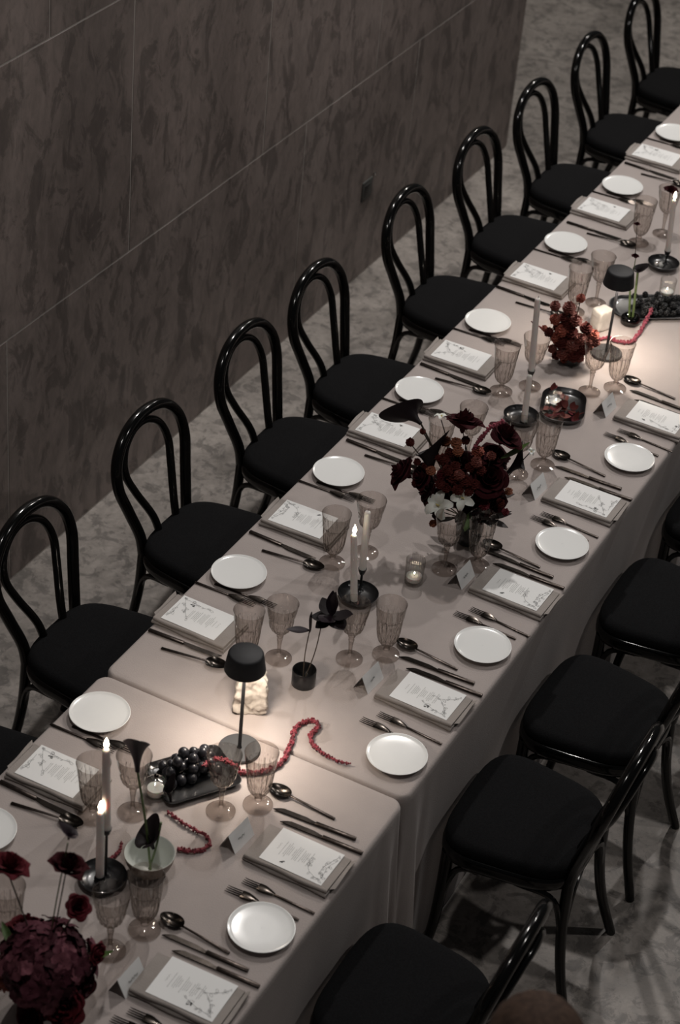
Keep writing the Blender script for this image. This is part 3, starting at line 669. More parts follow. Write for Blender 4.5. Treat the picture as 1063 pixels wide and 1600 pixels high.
T1 = (-.040, .490); tray(T1, .215, .165, 56, .022, 'black rectangular tray holding the big black grapes beside the lamp')
c2 = P(879, 640); T2 = (c2.x, c2.y); tray(T2, .215, .150, 108, .062, 'black rounded tray of dried red petals behind the bouquet', .022)
c3 = P(1016, 484); T3 = (c3.x, c3.y); tray(T3, .30, .17, 38, .07, 'black rounded tray piled with blackberries near the clear votive', .014)
votive(868, 632, .042, .029, 'small clear glass tealight holder inside the tray of dried petals', TZ+.0045)

# silver-clear lidded jar by the grape tray
b = P(243, 1242); t = thing('lidded_jar', 'small silvered glass jar with a knobbed lid beside the grape tray', 'jar', (b.x, b.y, TZ))
obj('bowl', G().lathe([(.001, .001), (.018, .001), (.030, .009), (.034, .022), (.033, .034), (.031, .036), (.031, .022), (.026, .009), (.001, .006)], 40, lambda a, z, j: 1+.02*math.cos(10*a)).mesh('bowl'), 'clear_glass', t)
ld = obj('lid', G().lathe([(.033, .0345), (.0335, .037), (.030, .045), (.020, .053), (.008, .057), (.0035, .060)], 40, lambda a, z, j: 1+.02*math.cos(10*a)).mesh('lid'), 'silver_lid', t)
obj('candle', G().lathe([(.001, .0075), (.021, .0075), (.023, .024), (.022, .026), (.001, .025)], 24).mesh('candle', angle=50), 'votive_wax', t)
obj('knob', G().ball((0, 0, .066), .0068, 12, 8).mesh('knob'), 'dark_steel', ld)

# ------------------------------------------------------------------ flowers
def orient(d, spin=0):
    return Vector(d).normalized().to_track_quat('Z', 'Y').to_matrix().to_4x4() @ Matrix.Rotation(spin, 4, 'Z')
def rose_mesh(seed, point=.35, openness=1.0):
    rs = random.Random(seed); g = G()
    layers = [(3, .08, 1.3), (4, .24, 1.15), (5, .46, .95), (5, .72, .88), (6, 1.0, .80)]
    for li, (n, t, ha) in enumerate(layers):
        for k in range(n):
            ph = 2*math.pi*(k+.5*(li % 2))/n+rs.uniform(-.2, .2); hh = rs.uniform(.9, 1.1); cur = rs.uniform(.6, 1.2)
            def f(u, v, ph=ph, t=t, ha=ha, hh=hh, cur=cur):
                w_ = math.sqrt(min(1, .12+v*1.5)); w_ *= 1-point*2.2*max(0, (v-.72)/.28)**1.5 if v > .72 else 1
                a = ph+(u-.5)*2*ha*max(.05, w_); e = max(0, (v-.68)/.32)
                r = (.10+.78*t*openness)*(math.sin(min(1, v*1.15)*math.pi/2)**.9) + t*.24*cur*e*e*openness
                r *= 1-.05*((u-.5)*2)**2
                z = -.45+(1.20-.42*t)*hh*v - t*.34*cur*e*e
                return (r*math.cos(a), r*math.sin(a), z)
            g.grid(f, 5, 6)
    g.lathe([(.02, -.62), (.10, -.56), (.16, -.44), (.12, -.32), (.02, -.26)], 8)
    return g.mesh('rose')
def mum_mesh(seed, rings=7):
    rs = random.Random(seed); g = G()
    for j in range(rings):
        p = math.pi/2*(.98-1.35*j/(rings-1)); n = max(3, int(13*math.cos(p)))
        for i in range(n):
            a = 2*math.pi*(i+.5*(j % 2))/n+rs.uniform(-.12, .12)
            d = Vector((math.cos(p)*math.cos(a), math.cos(p)*math.sin(a), math.sin(p))); s_ = Vector((-math.sin(a), math.cos(a), 0)); u_ = d.cross(s_)
            L_ = rs.uniform(.88, 1.08); wd = .25
            base = d*.45; tip = d*L_+u_*(-.10)
            g.add([base-s_*wd*.5, base+s_*wd*.5, d*L_*.82+s_*wd-u_*.02, tip+s_*wd*.35, tip-s_*wd*.35, d*L_*.82-s_*wd-u_*.02], [(0, 1, 2, 5), (5, 2, 3, 4)])
    g.ball((0, 0, 0), .72, 10, 7)
    return g.mesh('mum')
def lily_mesh(seed, n=5):
    rs = random.Random(seed); g = G()
    for k in range(n):
        ph = 2*math.pi*k/n+rs.uniform(-.1, .1); up_ = rs.uniform(.15, .5)
        def f(u, v, ph=ph, up_=up_):
            w_ = .34*math.sin(math.pi*min(.96, .10+.80*v))**.8; x = v; y = (u-.5)*2*w_; z = up_*v**1.2+.18*math.sin(v*3)-.25*v**3+.12*((u-.5)*2)**2*math.sin(v*3.1)
            return (x*math.cos(ph)-y*math.sin(ph), x*math.sin(ph)+y*math.cos(ph), z)
        g.grid(f, 6, 8)
    return g.mesh('lily_bloom')
def calla_mesh(seed, flare=1.0, length=1.0):
    """funnel spathe, open along one side, with a drawn-out tip"""
    g = G()
    for off in (0, .012):
        def f(u, v, off=off):
            a = (u-.5)*2*math.pi*.98; r = .085+.46*v**2.0*flare+.16*v**6*flare; tip = (.5+.5*math.cos(a))
            x = (r+off)*math.cos(a)+ .35*tip**3*v**4*flare; y = (r+off)*math.sin(a)*(1-.25*v*(tip**2))
            z = length*(v*1.0+.75*(tip**2)*v**3)-.18*v**6*(1-tip)
            return (x, y, z)
        g.grid(f, 24, 14)
    g.tube([(0, 0, .15), (.02, 0, .6), (.03, 0, .95)], [.045, .05, .03], 8)
    return g.mesh('calla_bloom')
def leaf_mesh(seed, wd=.16, bend=.3):
    g = G()
    for off in (0, .008):
        g.grid(lambda u, v, off=off: (v, (u-.5)*2*wd*math.sin(math.pi*min(.985, .04+.95*v))**.9, bend*v*v+.05*abs(u-.5)*2*math.sin(3*v)+off), 4, 10)
    return g.mesh('leaf')
ROSE = [rose_mesh(1, .30), rose_mesh(2, .40, 1.12), rose_mesh(5, .22, .95)]
def variants(meshes, mats):
    out = {}
    for mt in mats: out[mt] = [m.copy() for m in meshes]
    return out
ROSES = variants(ROSE, ['rose_dark', 'rose_red']); MUM = variants([mum_mesh(1), mum_mesh(2, 6)], ['mum_deep', 'mum_red', 'mum_rust', 'mum_brick', 'rose_dark', 'rose_red'])
LILY = [lily_mesh(1, 5), lily_mesh(4, 5)]; CALLA = variants([calla_mesh(1, 1.25, .9), calla_mesh(2, .75, 1.25)], ['calla_black', 'calla_plum']); LEAF = variants([leaf_mesh(1), leaf_mesh(2, .22, .15)], ['leaf_green', 'leaf_dark', 'rose_red', 'calla_plum'])
pollen_me = G().tube([(0, 0, .02), (.01, 0, .20), (.02, 0, .34)], [.03, .035, .045], 7).mesh('stamen')
TOCAM = (-fwd)
class Arr:
    """one arrangement: an Empty at the vase foot; flowers are placed as points on or near the upright plane through it"""
    def __init__(s, name, label, cat, base): s.b = Vector((base[0], base[1], TZ)); s.t = thing(name, label, cat, s.b)
    def put(s, name, me, mat, pt, d, size, spin=None):
        M = Matrix.Translation(pt-s.b) @ orient(d, rnd.uniform(0, 6.28) if spin is None else spin) @ Matrix.Diagonal((size, size, size, 1))
        return obj(name, me, mat, s.t, M=M)
    def stem(s, a, b_, r=.0016, mat='stem_brown', sag=None):
        a, b_ = a-s.b, b_-s.b; m = (a+b_)/2+(sag or Vector((rnd.uniform(-.006, .006), rnd.uniform(-.006, .006), 0)))
        return obj('stem', G().tube(catmull([a, m, b_], 5), r, 6).mesh('stem'), mat, s.t)
# --- the big bouquet
bq = Arr('flower_arrangement', 'large dark red rose bouquet with two white flowers on the long table', 'flowers', P(731, 846))
vz = obj('vase', G().lathe([(.001, 0), (.030, 0), (.034, .003), (.040, .03), (.042, .06), (.036, .085), (.033, .095), (.031, .095), (.034, .083), (.039, .06), (.036, .03), (.001, .012)], 36).mesh('vase', angle=60), 'dish_black', bq.t)
mouth = bq.b+Vector((0, 0, .09))
def fl(arr, kind, px, py, size, mat, toward=0.0, d=None, v=0, mouth_=None, stem=True, smat='stem_brown', spin=None):
    pt = PV(px, py, arr.b, toward); pt.z = max(pt.z, TZ+size*1.25); mo = mouth_ or (arr.b+Vector((0, 0, .09)))
    d = Vector(d) if d else ((pt-mo).normalized()*.55+Vector(TOCAM)*.35+Vector((0, 0, .5)))
    me = {'rose': lambda: ROSES[mat][v % 3], 'mum': lambda: MUM[mat][v % 2], 'lily_bloom': lambda: LILY[v % 2], 'calla_bloom': lambda: CALLA[mat][v % 2], 'leaf': lambda: LEAF[mat][v % 2]}[kind]()
    o = arr.put(kind, me, mat, pt, d, size, spin)
    if kind == 'lily_bloom':
        for q in (-.5, 0, .5): obj('stamen', pollen_me, 'pollen', o, rot=(q*.5, q*.3, 0))
    if stem: arr.stem(pt-d.normalized()*size*.4, mo+Vector((rnd.uniform(-.02, .02), rnd.uniform(-.02, .02), 0)), .0017, smat)
    return o
for px, py, sz, m, tw, d, v in [(725, 660, .054, 'rose_dark', -.02, (-.1, .35, .9), 1), (790, 682, .056, 'rose_dark', -.02, (.4, .1, .8), 0), (763, 748, .062, 'rose_dark', .04, (.4, -.4, .75), 2), (630, 738, .050, 'rose_dark', .04, (-.7, -.3, .45), 1), (660, 745, .042, 'rose_dark', .04, (-.5, -.6, .4), 0), (722, 725, .055, 'rose_dark', .0, None, 2), (700, 772, .050, 'rose_dark', .03, (-.4, -.7, .5), 2), (742, 795, .050, 'rose_dark', .04, (.2, -.9, .3), 0), (672, 768, .046, 'rose_dark', .02, (-.7, -.5, .3), 2), (770, 712, .044, 'rose_dark', -.02, None, 1), (782, 718, .040, 'rose_dark', -.04, (.7, .3, .4), 2), (745, 765, .045, 'rose_dark', .0, None, 0), (705, 745, .045, 'rose_dark', -.01, None, 1), (685, 800, .032, 'rose_dark', .04, (-.6, -.6, .1), 0), (775, 785, .036, 'rose_dark', .02, (.8, -.5, .2), 1)]:
    fl(bq, 'rose', px, py, sz, m, tw, d, v)
for px, py, sz, m, tw in [(641, 691, .014, 'mum_deep', 0), (661, 674, .010, 'mum_deep', 0), (697, 690, .017, 'mum_rust', -.01), (713, 692, .018, 'mum_rust', 0), (728, 688, .014, 'mum_deep', -.01), (747, 706, .020, 'mum_brick', 0), (693, 718, .019, 'mum_deep', .03), (703, 708, .016, 'mum_deep', .01), (709, 746, .022, 'mum_deep', .06), (727, 752, .020, 'mum_deep', .07), (741, 757, .018, 'mum_deep', .07), (674, 736, .016, 'mum_rust', .05), (666, 728, .013, 'mum_deep', .03), (698, 762, .016, 'mum_deep', .07), (795, 768, .013, 'mum_rust', .03), (782, 786, .015, 'mum_deep', .05), (768, 712, .015, 'mum_red', .03), (677, 818, .012, 'mum_rust', .08), (648, 755, .010, 'mum_deep', .05), (735, 730, .016, 'mum_deep', .05), (690, 742, .016, 'rose_red', .05), (712, 728, .015, 'mum_deep', .05), (790, 800, .012, 'rose_red', .06), (682, 790, .015, 'mum_deep', .05), (757, 790, .016, 'rose_red', .07), (716, 705, .017, 'mum_rust', .02), (680, 712, .014, 'mum_deep', .02), (745, 722, .018, 'mum_red', .05), (752, 735, .016, 'mum_deep', .05), (700, 735, .018, 'mum_deep', .06), (718, 742, .017, 'mum_red', .07), (733, 768, .016, 'mum_deep', .08), (716, 765, .018, 'mum_deep', .08), (688, 757, .016, 'mum_deep', .07), (652, 722, .012, 'mum_deep', .03)]:
    fl(bq, 'mum', px, py, sz, m, tw, None, rnd.randrange(2))
fl(bq, 'calla_bloom', 658, 662, .062, 'calla_black', 0, (-.88, .22, .25), 0, stem=False, spin=-.1); bq.stem(PV(658, 662, bq.b), mouth, .003)
fl(bq, 'calla_bloom', 672, 752, .075, 'calla_black', .04, (-.22, .22, .95), 1, spin=2.4)
fl(bq, 'calla_bloom', 790, 742, .050, 'calla_black', .0, (.45, .35, .7), 1, spin=1.0)
for px, py, sz, v in [(687, 790, .046, 0), (724, 779, .038, 1)]: fl(bq, 'lily_bloom', px, py, sz, 'petal_white', .085, (-.15+.2*v, -.75, .65), v, smat='stem_green')
fl(bq, 'lily_bloom', 690, 652, .022, 'petal_white', -.08, (-.1, .1, 1), 1); fl(bq, 'lily_bloom', 830, 706, .013, 'petal_white', -.02, (.5, -.3, .7), 0)
fl(bq, 'leaf', 783, 716, .085, 'leaf_green', .0, None, 0, stem=False).matrix_local = Matrix.Translation(PV(783, 716, bq.b)-bq.b) @ Matrix.Rotation(R(28), 4, 'Z') @ Matrix.Rotation(R(-22), 4, 'Y') @ Matrix.Diagonal((.095, .095, .095, 1))
fl(bq, 'leaf', 700, 800, .07, 'leaf_green', .06, None, 1, stem=False).matrix_local = Matrix.Translation(PV(735, 800, bq.b, .07)-bq.b) @ Matrix.Rotation(R(-80), 4, 'Z') @ Matrix.Rotation(R(55), 4, 'Y') @ Matrix.Diagonal((.06, .06, .06, 1))
for k in range(16):
    a = rnd.uniform(0, 6.28); q = bq.b+Vector((.055*math.cos(a), .055*math.sin(a), .10+rnd.uniform(0, .07)))
    obj('leaf', LEAF['leaf_dark'][k % 2], 'leaf_dark', bq.t, M=Matrix.Translation(q-bq.b) @ Matrix.Rotation(a, 4, 'Z') @ Matrix.Rotation(R(rnd.uniform(-35, 25)), 4, 'Y') @ Matrix.Diagonal((.07, .07, .07, 1)))
def beads(path, rfun, seed, density=9, br=.0035):
    rs = random.Random(seed); g = G(); pts = catmull(path, 6); n = len(pts)
    g.tube(pts, [max(.0012, rfun(i/(n-1))*.55) for i in range(n)], 7)
    for i in range(n-1):
        a, b_ = pts[i], pts[i+1]; cnt = max(1, int((b_-a).length*density*100))
        for _ in range(cnt):
            t_ = rs.random(); p_ = a.lerp(b_, t_); rr = rfun((i+t_)/(n-1)); d = Vector((rs.gauss(0, 1), rs.gauss(0, 1), rs.gauss(0, 1))).normalized()
            q = p_+d*rr*.72; s_ = br*rs.uniform(.6, 1.2)*(.6+.4*min(1, rr/.008)); g.ball(q, s_, 6, 4)
    return g.mesh('amaranth', angle=80)
obj('amaranth', beads([PV(740, 702, bq.b)-bq.b, PV(752, 685, bq.b)-bq.b, PV(768, 667, bq.b)-bq.b, PV(788, 657, bq.b)-bq.b], lambda t: .0085, 3, 8), 'amaranth_pink', bq.t)
# --- rust chrysanthemums in a low black bowl
mb = Arr('flower_arrangement', 'rust and brick red chrysanthemums in a low black bowl by the far lamp', 'flowers', P(891, 566))
obj('vase', G().lathe([(.001, 0), (.028, 0), (.037, .006), (.040, .022), (.037, .036), (.034, .036), (.036, .022), (.030, .009), (.001, .007)], 32).mesh('vase', angle=60), 'dish_black', mb.t)
mo = mb.b+Vector((0, 0, .035))
for px, py, sz, m, tw in [(868, 478, .016, 'mum_deep', 0), (890, 481, .020, 'mum_red', 0), (908, 466, .014, 'mum_red', 0), (868, 499, .017, 'mum_red', 0), (881, 497, .015, 'mum_deep', 0), (900, 501, .019, 'mum_red', .01), (916, 513, .019, 'mum_brick', .0), (927, 524, .018, 'mum_brick', 0), (931, 535, .014, 'mum_brick', .01), (858, 519, .015, 'mum_deep', .01), (864, 545, .014, 'mum_deep', .02), (879, 517, .020, 'mum_deep', .02), (893, 520, .020, 'mum_red', .02), (907, 530, .020, 'mum_brick', .03), (878, 535, .021, 'mum_deep', .03), (894, 540, .021, 'mum_red', .04), (911, 546, .018, 'mum_brick', .04), (870, 528, .018, 'mum_deep', .02), (880, 552, .020, 'mum_deep', .04), (897, 556, .020, 'mum_red', .05), (906, 560, .013, 'mum_brick', .05), (886, 507, .018, 'mum_red', .01), (918, 533, .017, 'mum_brick', .02), (851, 513, .010, 'mum_red', 0), (888, 530, .019, 'mum_deep', .0), (902, 545, .019, 'mum_red', .0), (873, 512, .017, 'mum_deep', -.01), (885, 560, .018, 'mum_deep', .02), (920, 540, .016, 'mum_brick', -.01), (870, 555, .015, 'mum_deep', .0), (895, 492, .015, 'mum_red', -.01)]:
    fl(mb, 'mum', px, py, sz*1.22, rnd.choice(['mum_red', 'mum_red', 'mum_brick', 'mum_deep']), tw, None, rnd.randrange(2), mo)
obj('amaranth', beads([PV(868, 530, mb.b)-mb.b, PV(855, 520, mb.b)-mb.b, PV(840, 508, mb.b)-mb.b, PV(830, 502, mb.b)-mb.b], lambda t: .005-.0025*t, 4, 6, .0028), 'amaranth', mb.t)
for k in range(6):
    a = rnd.uniform(0, 6.28)
    obj('leaf', LEAF['leaf_dark'][k % 2], 'leaf_dark', mb.t, M=Matrix.Translation((.03*math.cos(a), .03*math.sin(a), .04)) @ Matrix.Rotation(a, 4, 'Z') @ Matrix.Rotation(R(-20), 4, 'Y') @ Matrix.Diagonal((.05, .05, .05, 1)))
# --- hydrangea with tall roses
hb = Arr('flower_arrangement', 'burgundy hydrangea arrangement with tall dark red roses on the short table', 'flowers', (.055, -.335))
obj('vase', G().lathe([(.001, 0), (.045, 0), (.052, .004), (.060, .04), (.062, .075), (.055, .10), (.051, .10), (.056, .075), (.054, .04), (.001, .012)], 40).mesh('vase', angle=60), 'dish_black', hb.t)
def floret_mesh(seed):
    rs = random.Random(seed); g = G()
    for k in range(4):
        ph = math.pi/2*k+rs.uniform(-.15, .15)
        def f(u, v, ph=ph):
            x = v; y = (u-.5)*2*.62*math.sin(math.pi*min(.94, .1+.75*v)); z = .25*math.sin(v*2.6)*(1-.4*v)+.15*((u-.5)*2)**2*v
            return (x*math.cos(ph)-y*math.sin(ph), x*math.sin(ph)+y*math.cos(ph), z)
        g.grid(f, 3, 4)
    g.ball((0, 0, .08), .12, 6, 4)
    return g.mesh('floret')
FLO = [floret_mesh(k) for k in range(3)]; rnd = random.Random(21)
hc = PV(72, 1505, hb.b, .02); hr = .100
hyd = obj('hydrangea_core', G().ball((0, 0, 0), hr*.86, 20, 14, (1, 1, .8)).mesh('hydrangea_core'), 'hydrangea', hb.t, loc=hc-hb.b)
for k in range(150):
    z = 1-1.35*(k+.5)/150; a = k*2.39996; rr = math.sqrt(max(0, 1-z*z)); d = Vector((rr*math.cos(a), rr*math.sin(a), z))
    d2 = (d+Vector((rnd.uniform(-.25, .25),)*3)).normalized()
    pt = Vector((d.x*hr, d.y*hr, d.z*hr*.82))*rnd.uniform(.80, 1.10)*(1+.10*noise.noise(d*2.6))
    mt = rnd.choice(['hydrangea', 'hydrangea', 'hydrangea_deep', 'hydrangea_pink']); obj('floret', cached('flo%d%s' % (k % 3, mt), lambda: FLO[k % 3].copy()), mt, hyd, M=Matrix.Translation(pt) @ orient(d2, rnd.uniform(0, 6)) @ Matrix.Diagonal((rnd.uniform(.017, .024),)*3+(1,)))
for px, py, sz, m, tw, d, v in [(15, 1352, .042, 'rose_red', -.02, (.1, .3, .9), 1), (106, 1352, .040, 'rose_dark', -.02, (.1, .25, .95), 1), (122, 1418, .030, 'rose_red', .0, (.4, -.2, .8), 0), (40, 1452, .050, 'rose_red', -.05, (-.1, .3, .9), 2), (100, 1572, .048, 'rose_red', .10, (.3, -.6, .5), 0), (152, 1490, .024, 'rose_red', .02, (.8, -.1, .3), 1), (50, 1590, .045, 'rose_dark', .11, (-.2, -.8, .4), 2), (130, 1540, .034, 'rose_dark', .05, (.8, -.3, .3), 2)]:
    fl(hb, 'rose', px, py, sz, m, tw, d, v, hb.b+Vector((0, 0, .10)))
fl(hb, 'calla_bloom', 107, 1312, .022, 'calla_plum', -.03, (.05, .2, .95), 0, hb.b+Vector((0, 0, .1)), smat='stem_green')
for px, py, a, L_ in [(5, 1500, 200, .08), (0, 1560, 230, .07), (138, 1498, 30, .06), (20, 1480, 150, .06)]:
    q = PV(px, py, hb.b, .02)
    obj('leaf', LEAF['leaf_green'][0], 'leaf_green', hb.t, M=Matrix.Translation(q-hb.b) @ Matrix.Rotation(R(a), 4, 'Z') @ Matrix.Rotation(R(-10), 4, 'Y') @ Matrix.Diagonal((L_,)*3+(1,)))
fl(hb, 'mum', 8, 1535, .022, 'mum_brick', .05, (-.5, -.5, .6), 0, hb.b+Vector((0, 0, .1)))
# --- bud vase with dark blooms
bv = Arr('bud_vase', 'small black cylinder bud vase with dark blooms between lamp and candles', 'vase', P(474, 1068))
obj('vase', G().lathe([(.001, 0), (.031, 0), (.0335, .002), (.0335, .050), (.032, .052), (.0305, .050), (.0305, .012), (.001, .012)], 40).mesh('vase', angle=50), 'dish_black', bv.t)
top = bv.b+Vector((-.002, 0, .014))
s1, s2 = PV(484, 985, bv.b), PV(504, 970, bv.b)
bv.stem(s1, top, .0016, 'stem_brown', Vector((-.004, 0, 0))); bv.stem(s2, top+Vector((.004, 0, 0)), .0016, 'stem_brown', Vector((.006, 0, 0)))
bloom = PV(518, 962, bv.b)
for ang, el, L_, v, m in [(10, 10, .040, 1, 'calla_black'), (200, -25, .036, 1, 'calla_black'), (120, 60, .045, 0, 'calla_plum'), (60, 75, .050, 0, 'calla_plum'), (330, -15, .040, 1, 'calla_black'), (270, 5, .038, 1, 'calla_plum'), (150, 15, .036, 1, 'calla_black'), (240, -40, .034, 1, 'calla_black'), (45, -20, .032, 1, 'calla_black')]:
    obj('petal', LEAF['leaf_dark'][v].copy() if False else cached('pet%d%s' % (v, m), lambda: [leaf_mesh(3, .24, .15), leaf_mesh(4, .42, .2)][v]), m, bv.t, M=Matrix.Translation(bloom-bv.b) @ Matrix.Rotation(R(ang), 4, 'Z') @ Matrix.Rotation(R(-el), 4, 'Y') @ Matrix.Diagonal((L_*1.55,)*3+(1,)))
q = PV(484, 988, bv.b)
obj('petal', CACHE['pet0calla_plum'], 'calla_plum', bv.t, M=Matrix.Translation(q-bv.b) @ Matrix.Rotation(R(40), 4, 'Z') @ Matrix.Rotation(R(-80), 4, 'Y') @ Matrix.Diagonal((.070,)*3+(1,)))
q = PV(484, 985, bv.b)
obj('petal', CACHE['pet0calla_plum'], 'calla_plum', bv.t, M=Matrix.Translation(q-bv.b) @ Matrix.Rotation(R(205), 4, 'Z') @ Matrix.Rotation(R(12), 4, 'Y') @ Matrix.Diagonal((.062,)*3+(1,)))
# --- white bowl with two dark callas
wb = Arr('calla_bowl', 'round white bowl of water with two dark calla lilies', 'bowl', P(233, 1362))
obj('bowl', G().lathe([(.001, 0), (.026, 0), (.030, .003), (.048, .020), (.058, .042), (.0625, .060), (.0635, .0655), (.062, .0660)], 48).mesh('bowl', angle=70), 'bowl_taupe', wb.t)
obj('lining', G().lathe([(.0622, .0661), (.0600, .0650), (.0555, .043), (.046, .023), (.028, .008), (.001, .006)], 48).mesh('lining', angle=70), 'bowl_white', wb.t)
base = wb.b+Vector((0, 0, .010))
c1 = PV(215, 1205, wb.b); wb.stem(c1, base+Vector((.004, 0, 0)), .0032, 'stem_green', Vector((.004, 0, 0)))
wb.put('calla_bloom', CALLA['calla_plum'][1], 'calla_plum', c1, (-.10, .05, 1), .060, .8)
c2_ = PV(240, 1312, wb.b, .01); wb.stem(PV(252, 1285, wb.b), base, .0028, 'stem_green', Vector((.004, 0, .004)))
wb.put('calla_bloom', CALLA['calla_black'][0], 'calla_black', PV(240, 1326, wb.b, .01), (-.40, -.05, .85), .042, 3.0)
# --- dark green glass flower block
kb = Arr('kenzan_vase', 'dark green glass flower block with two green stems by the far lamp', 'vase', P(984, 505))
obj('vase', G().lathe([(.001, 0), (.030, 0), (.034, .004), (.035, .020), (.031, .030), (.020, .033), (.012, .032), (.010, .024), (.001, .022)], 36).mesh('vase', angle=60), 'green_glass', kb.t)
a1, a2 = PV(997, 425, kb.b), PV(990, 412, kb.b)
kb.stem(a1, kb.b+Vector((.008, 0, .0235)), .0045, 'stem_green', Vector((0, 0, 0))); kb.stem(PV(985, 455, kb.b), kb.b+Vector((-.005, 0, .0235)), .0042, 'stem_green', Vector((0, 0, 0)))
kb.stem(PV(985, 455, kb.b), PV(994, 402, kb.b), .0016, 'stem_green', Vector((0, 0, 0)))
kb.put('calla_bloom', CALLA['calla_black'][0], 'calla_black', PV(997, 428, kb.b), (.1, -.1, 1), .026); kb.put('rose', ROSES['rose_dark'][0], 'rose_dark', PV(993, 400, kb.b), (0, 0, 1), .014)
kb.stem(PV(993, 398, kb.b), PV(996, 352, kb.b), .0012, 'stem_brown', Vector((0, 0, 0))); kb.put('rose', ROSES['rose_dark'][2], 'rose_dark', PV(996, 350, kb.b), (0, 0, 1), .011)
# dark bloom standing in the far wine goblet
wf = P(1035, 366); wfv = Vector((wf.x, wf.y, TZ))
t = thing('single_bloom', 'dark red bloom resting in a smoked goblet beside the lit far taper', 'flower', wfv+Vector((0, 0, .106)))
obj('bloom', ROSES['rose_dark'][1], 'rose_dark', t, loc=(0, 0, .085), scale=.026); obj('stem', G().tube([(.004, 0, .001), (.002, 0, .04), (0, 0, .08)], .0016, 6).mesh('stem'), 'stem_brown', t)

# ------------------------------------------------------------------ fruit, strands, petals on and beside the trays
def ball_mesh(name, sq=1.0): return G().ball((0, 0, 0), 1, 18, 12, (1, 1, sq)).mesh(name, angle=80)
gm = ball_mesh('grape', 1.12)
gt = thing('grape_bunch', 'bunch of large black grapes on the black rectangular tray', 'grapes', (T1[0], T1[1], TZ+.0045))
gr = random.Random(4); ca, sa = math.cos(R(56)), math.sin(R(56)); placed = []
for lvl, n in ((0, 26), (1, 16), (2, 7)):
    tries = 0; got = 0
    while got < n and tries < 600:
        tries += 1; u = gr.uniform(-.075+.014*lvl, .078-.014*lvl); v = gr.uniform(-.020+.010*lvl, .055-.008*lvl); r = gr.uniform(.0130, .0150)
        x, y, z = u*ca-v*sa, u*sa+v*ca, r*1.02+.0205*lvl
        if all((x-a)**2+(y-b_)**2+(z-c)**2 > ((r+q)*.86)**2 for a, b_, c, q in placed):
            placed.append((x, y, z, r)); got += 1
            obj('grape', gm, 'grape', gt, loc=(x, y, z), rot=(gr.uniform(-.5, .5), gr.uniform(-.5, .5), 0), scale=r)
obj('stalk', G().tube([(-.04*ca, -.04*sa, .03), (.01*ca, .01*sa, .042), (.06*ca, .06*sa, .034), (.085*ca, .085*sa, .024)], [.0015, .002, .002, .0015], 6).mesh('stalk'), 'stem_brown', gt)
def berry_mesh():
    g = G(); 
    for k in range(26):
        z = 1-2*(k+.5)/26; a = k*2.39996; rr = math.sqrt(1-z*z); g.ball((rr*math.cos(a)*.72, rr*math.sin(a)*.72, z*.85), .36, 6, 4)
    return g.mesh('blackberry', angle=80)
bmh = berry_mesh(); c38, s38 = math.cos(R(38)), math.sin(R(38)); spots = []; k = 0
for _ in range(900):
    if k >= 46: break
    u, v, lvl = gr.uniform(-.118, .118), gr.uniform(-.058, .058), 0
    if u < -.05 and abs(v) < .07: continue
    x, y, r = T3[0]+u*c38-v*s38, T3[1]+u*s38+v*c38, gr.uniform(.0105, .0125)
    if k > 30: lvl = 1
    z = TZ+.0045+r*1.0+lvl*.016
    vt = P(1041, 462)
    if (x-vt.x)**2+(y-vt.y)**2 < .045**2: continue
    if all((x-a)**2+(y-b_)**2+(z-c)**2 > (.0200)**2 for a, b_, c in spots):
        spots.append((x, y, z)); k += 1
        tag(obj('blackberry', bmh, 'berry', loc=(x, y, z), rot=(0, 0, gr.uniform(0, 6)), scale=r), 'black shiny berry on the rounded tray by the clear votive', 'berry', 'blackberries on the far tray')
def strand(path, rf, label, mat='amaranth', seed=1, z=.0075, dens=8, br=.0035, base=None):
    pts = [P(x, y, TZ+z+(e[0] if e else 0)) for x, y, *e in path]; b0 = Vector((pts[0].x, pts[0].y, TZ))
    return tag(obj('amaranth_strand', beads([p-b0 for p in pts], rf, seed, dens, br), mat, loc=b0), label, 'flower')
strand([(372, 1206), (400, 1207), (432, 1197), (448, 1178), (457, 1155), (462, 1137), (478, 1127), (492, 1127), (497, 1137), (485, 1149), (492, 1166), (512, 1181), (531, 1190), (547, 1193)], lambda t: .0095 if t < .62 else .0095-.0062*(t-.62)/.38, 'crimson amaranth strand curling on the cloth beside the lamp base', seed=11, z=.009)
strand([(262, 1268), (284, 1284), (306, 1297), (322, 1306), (328, 1318), (314, 1328), (296, 1330), (277, 1326)], lambda t: .0045+.005*t, 'crimson amaranth strand hooked on the cloth in front of the grape tray', seed=12, z=.007, dens=6)
strand([(190, 1316), (188, 1328), (180, 1337), (168, 1342)], lambda t: .0055-.003*abs(t-.5), 'short crimson amaranth curl beside the white calla bowl', seed=13, z=.0055)
strand([(318, 1196, .040), (340, 1186, .034), (360, 1192, .028), (372, 1200, .016)], lambda t: .0085, 'crimson amaranth tail draped over the grapes and tray end', seed=14, z=.01)
strand([(1019, 482, .035), (1012, 497, .014), (1002, 515, 0), (988, 533, 0), (969, 534, 0), (950, 528, 0), (930, 532, 0), (908, 537, 0)], lambda t: .0095-.002*t, 'pink amaranth strand trailing from the blackberry tray to the far lamp', 'amaranth_pink', 15, .009)
lp = thing('calla_bloom', 'black calla bloom leaning on the corner of the grape tray', 'flower', Vector((*V2(P(266, 1258)), TZ)))
obj('bloom', CALLA['calla_black'][1], 'calla_black', lp, M=Matrix.Translation((0, .004, .004)) @ orient((-.25, .15, .9), 3.5) @ Matrix.Diagonal((.030, .030, .034, 1)))
pr = random.Random(9); c62, s62 = math.cos(R(108)), math.sin(R(108))
pm = [leaf_mesh(31, .38, .35), leaf_mesh(32, .45, -.2)]
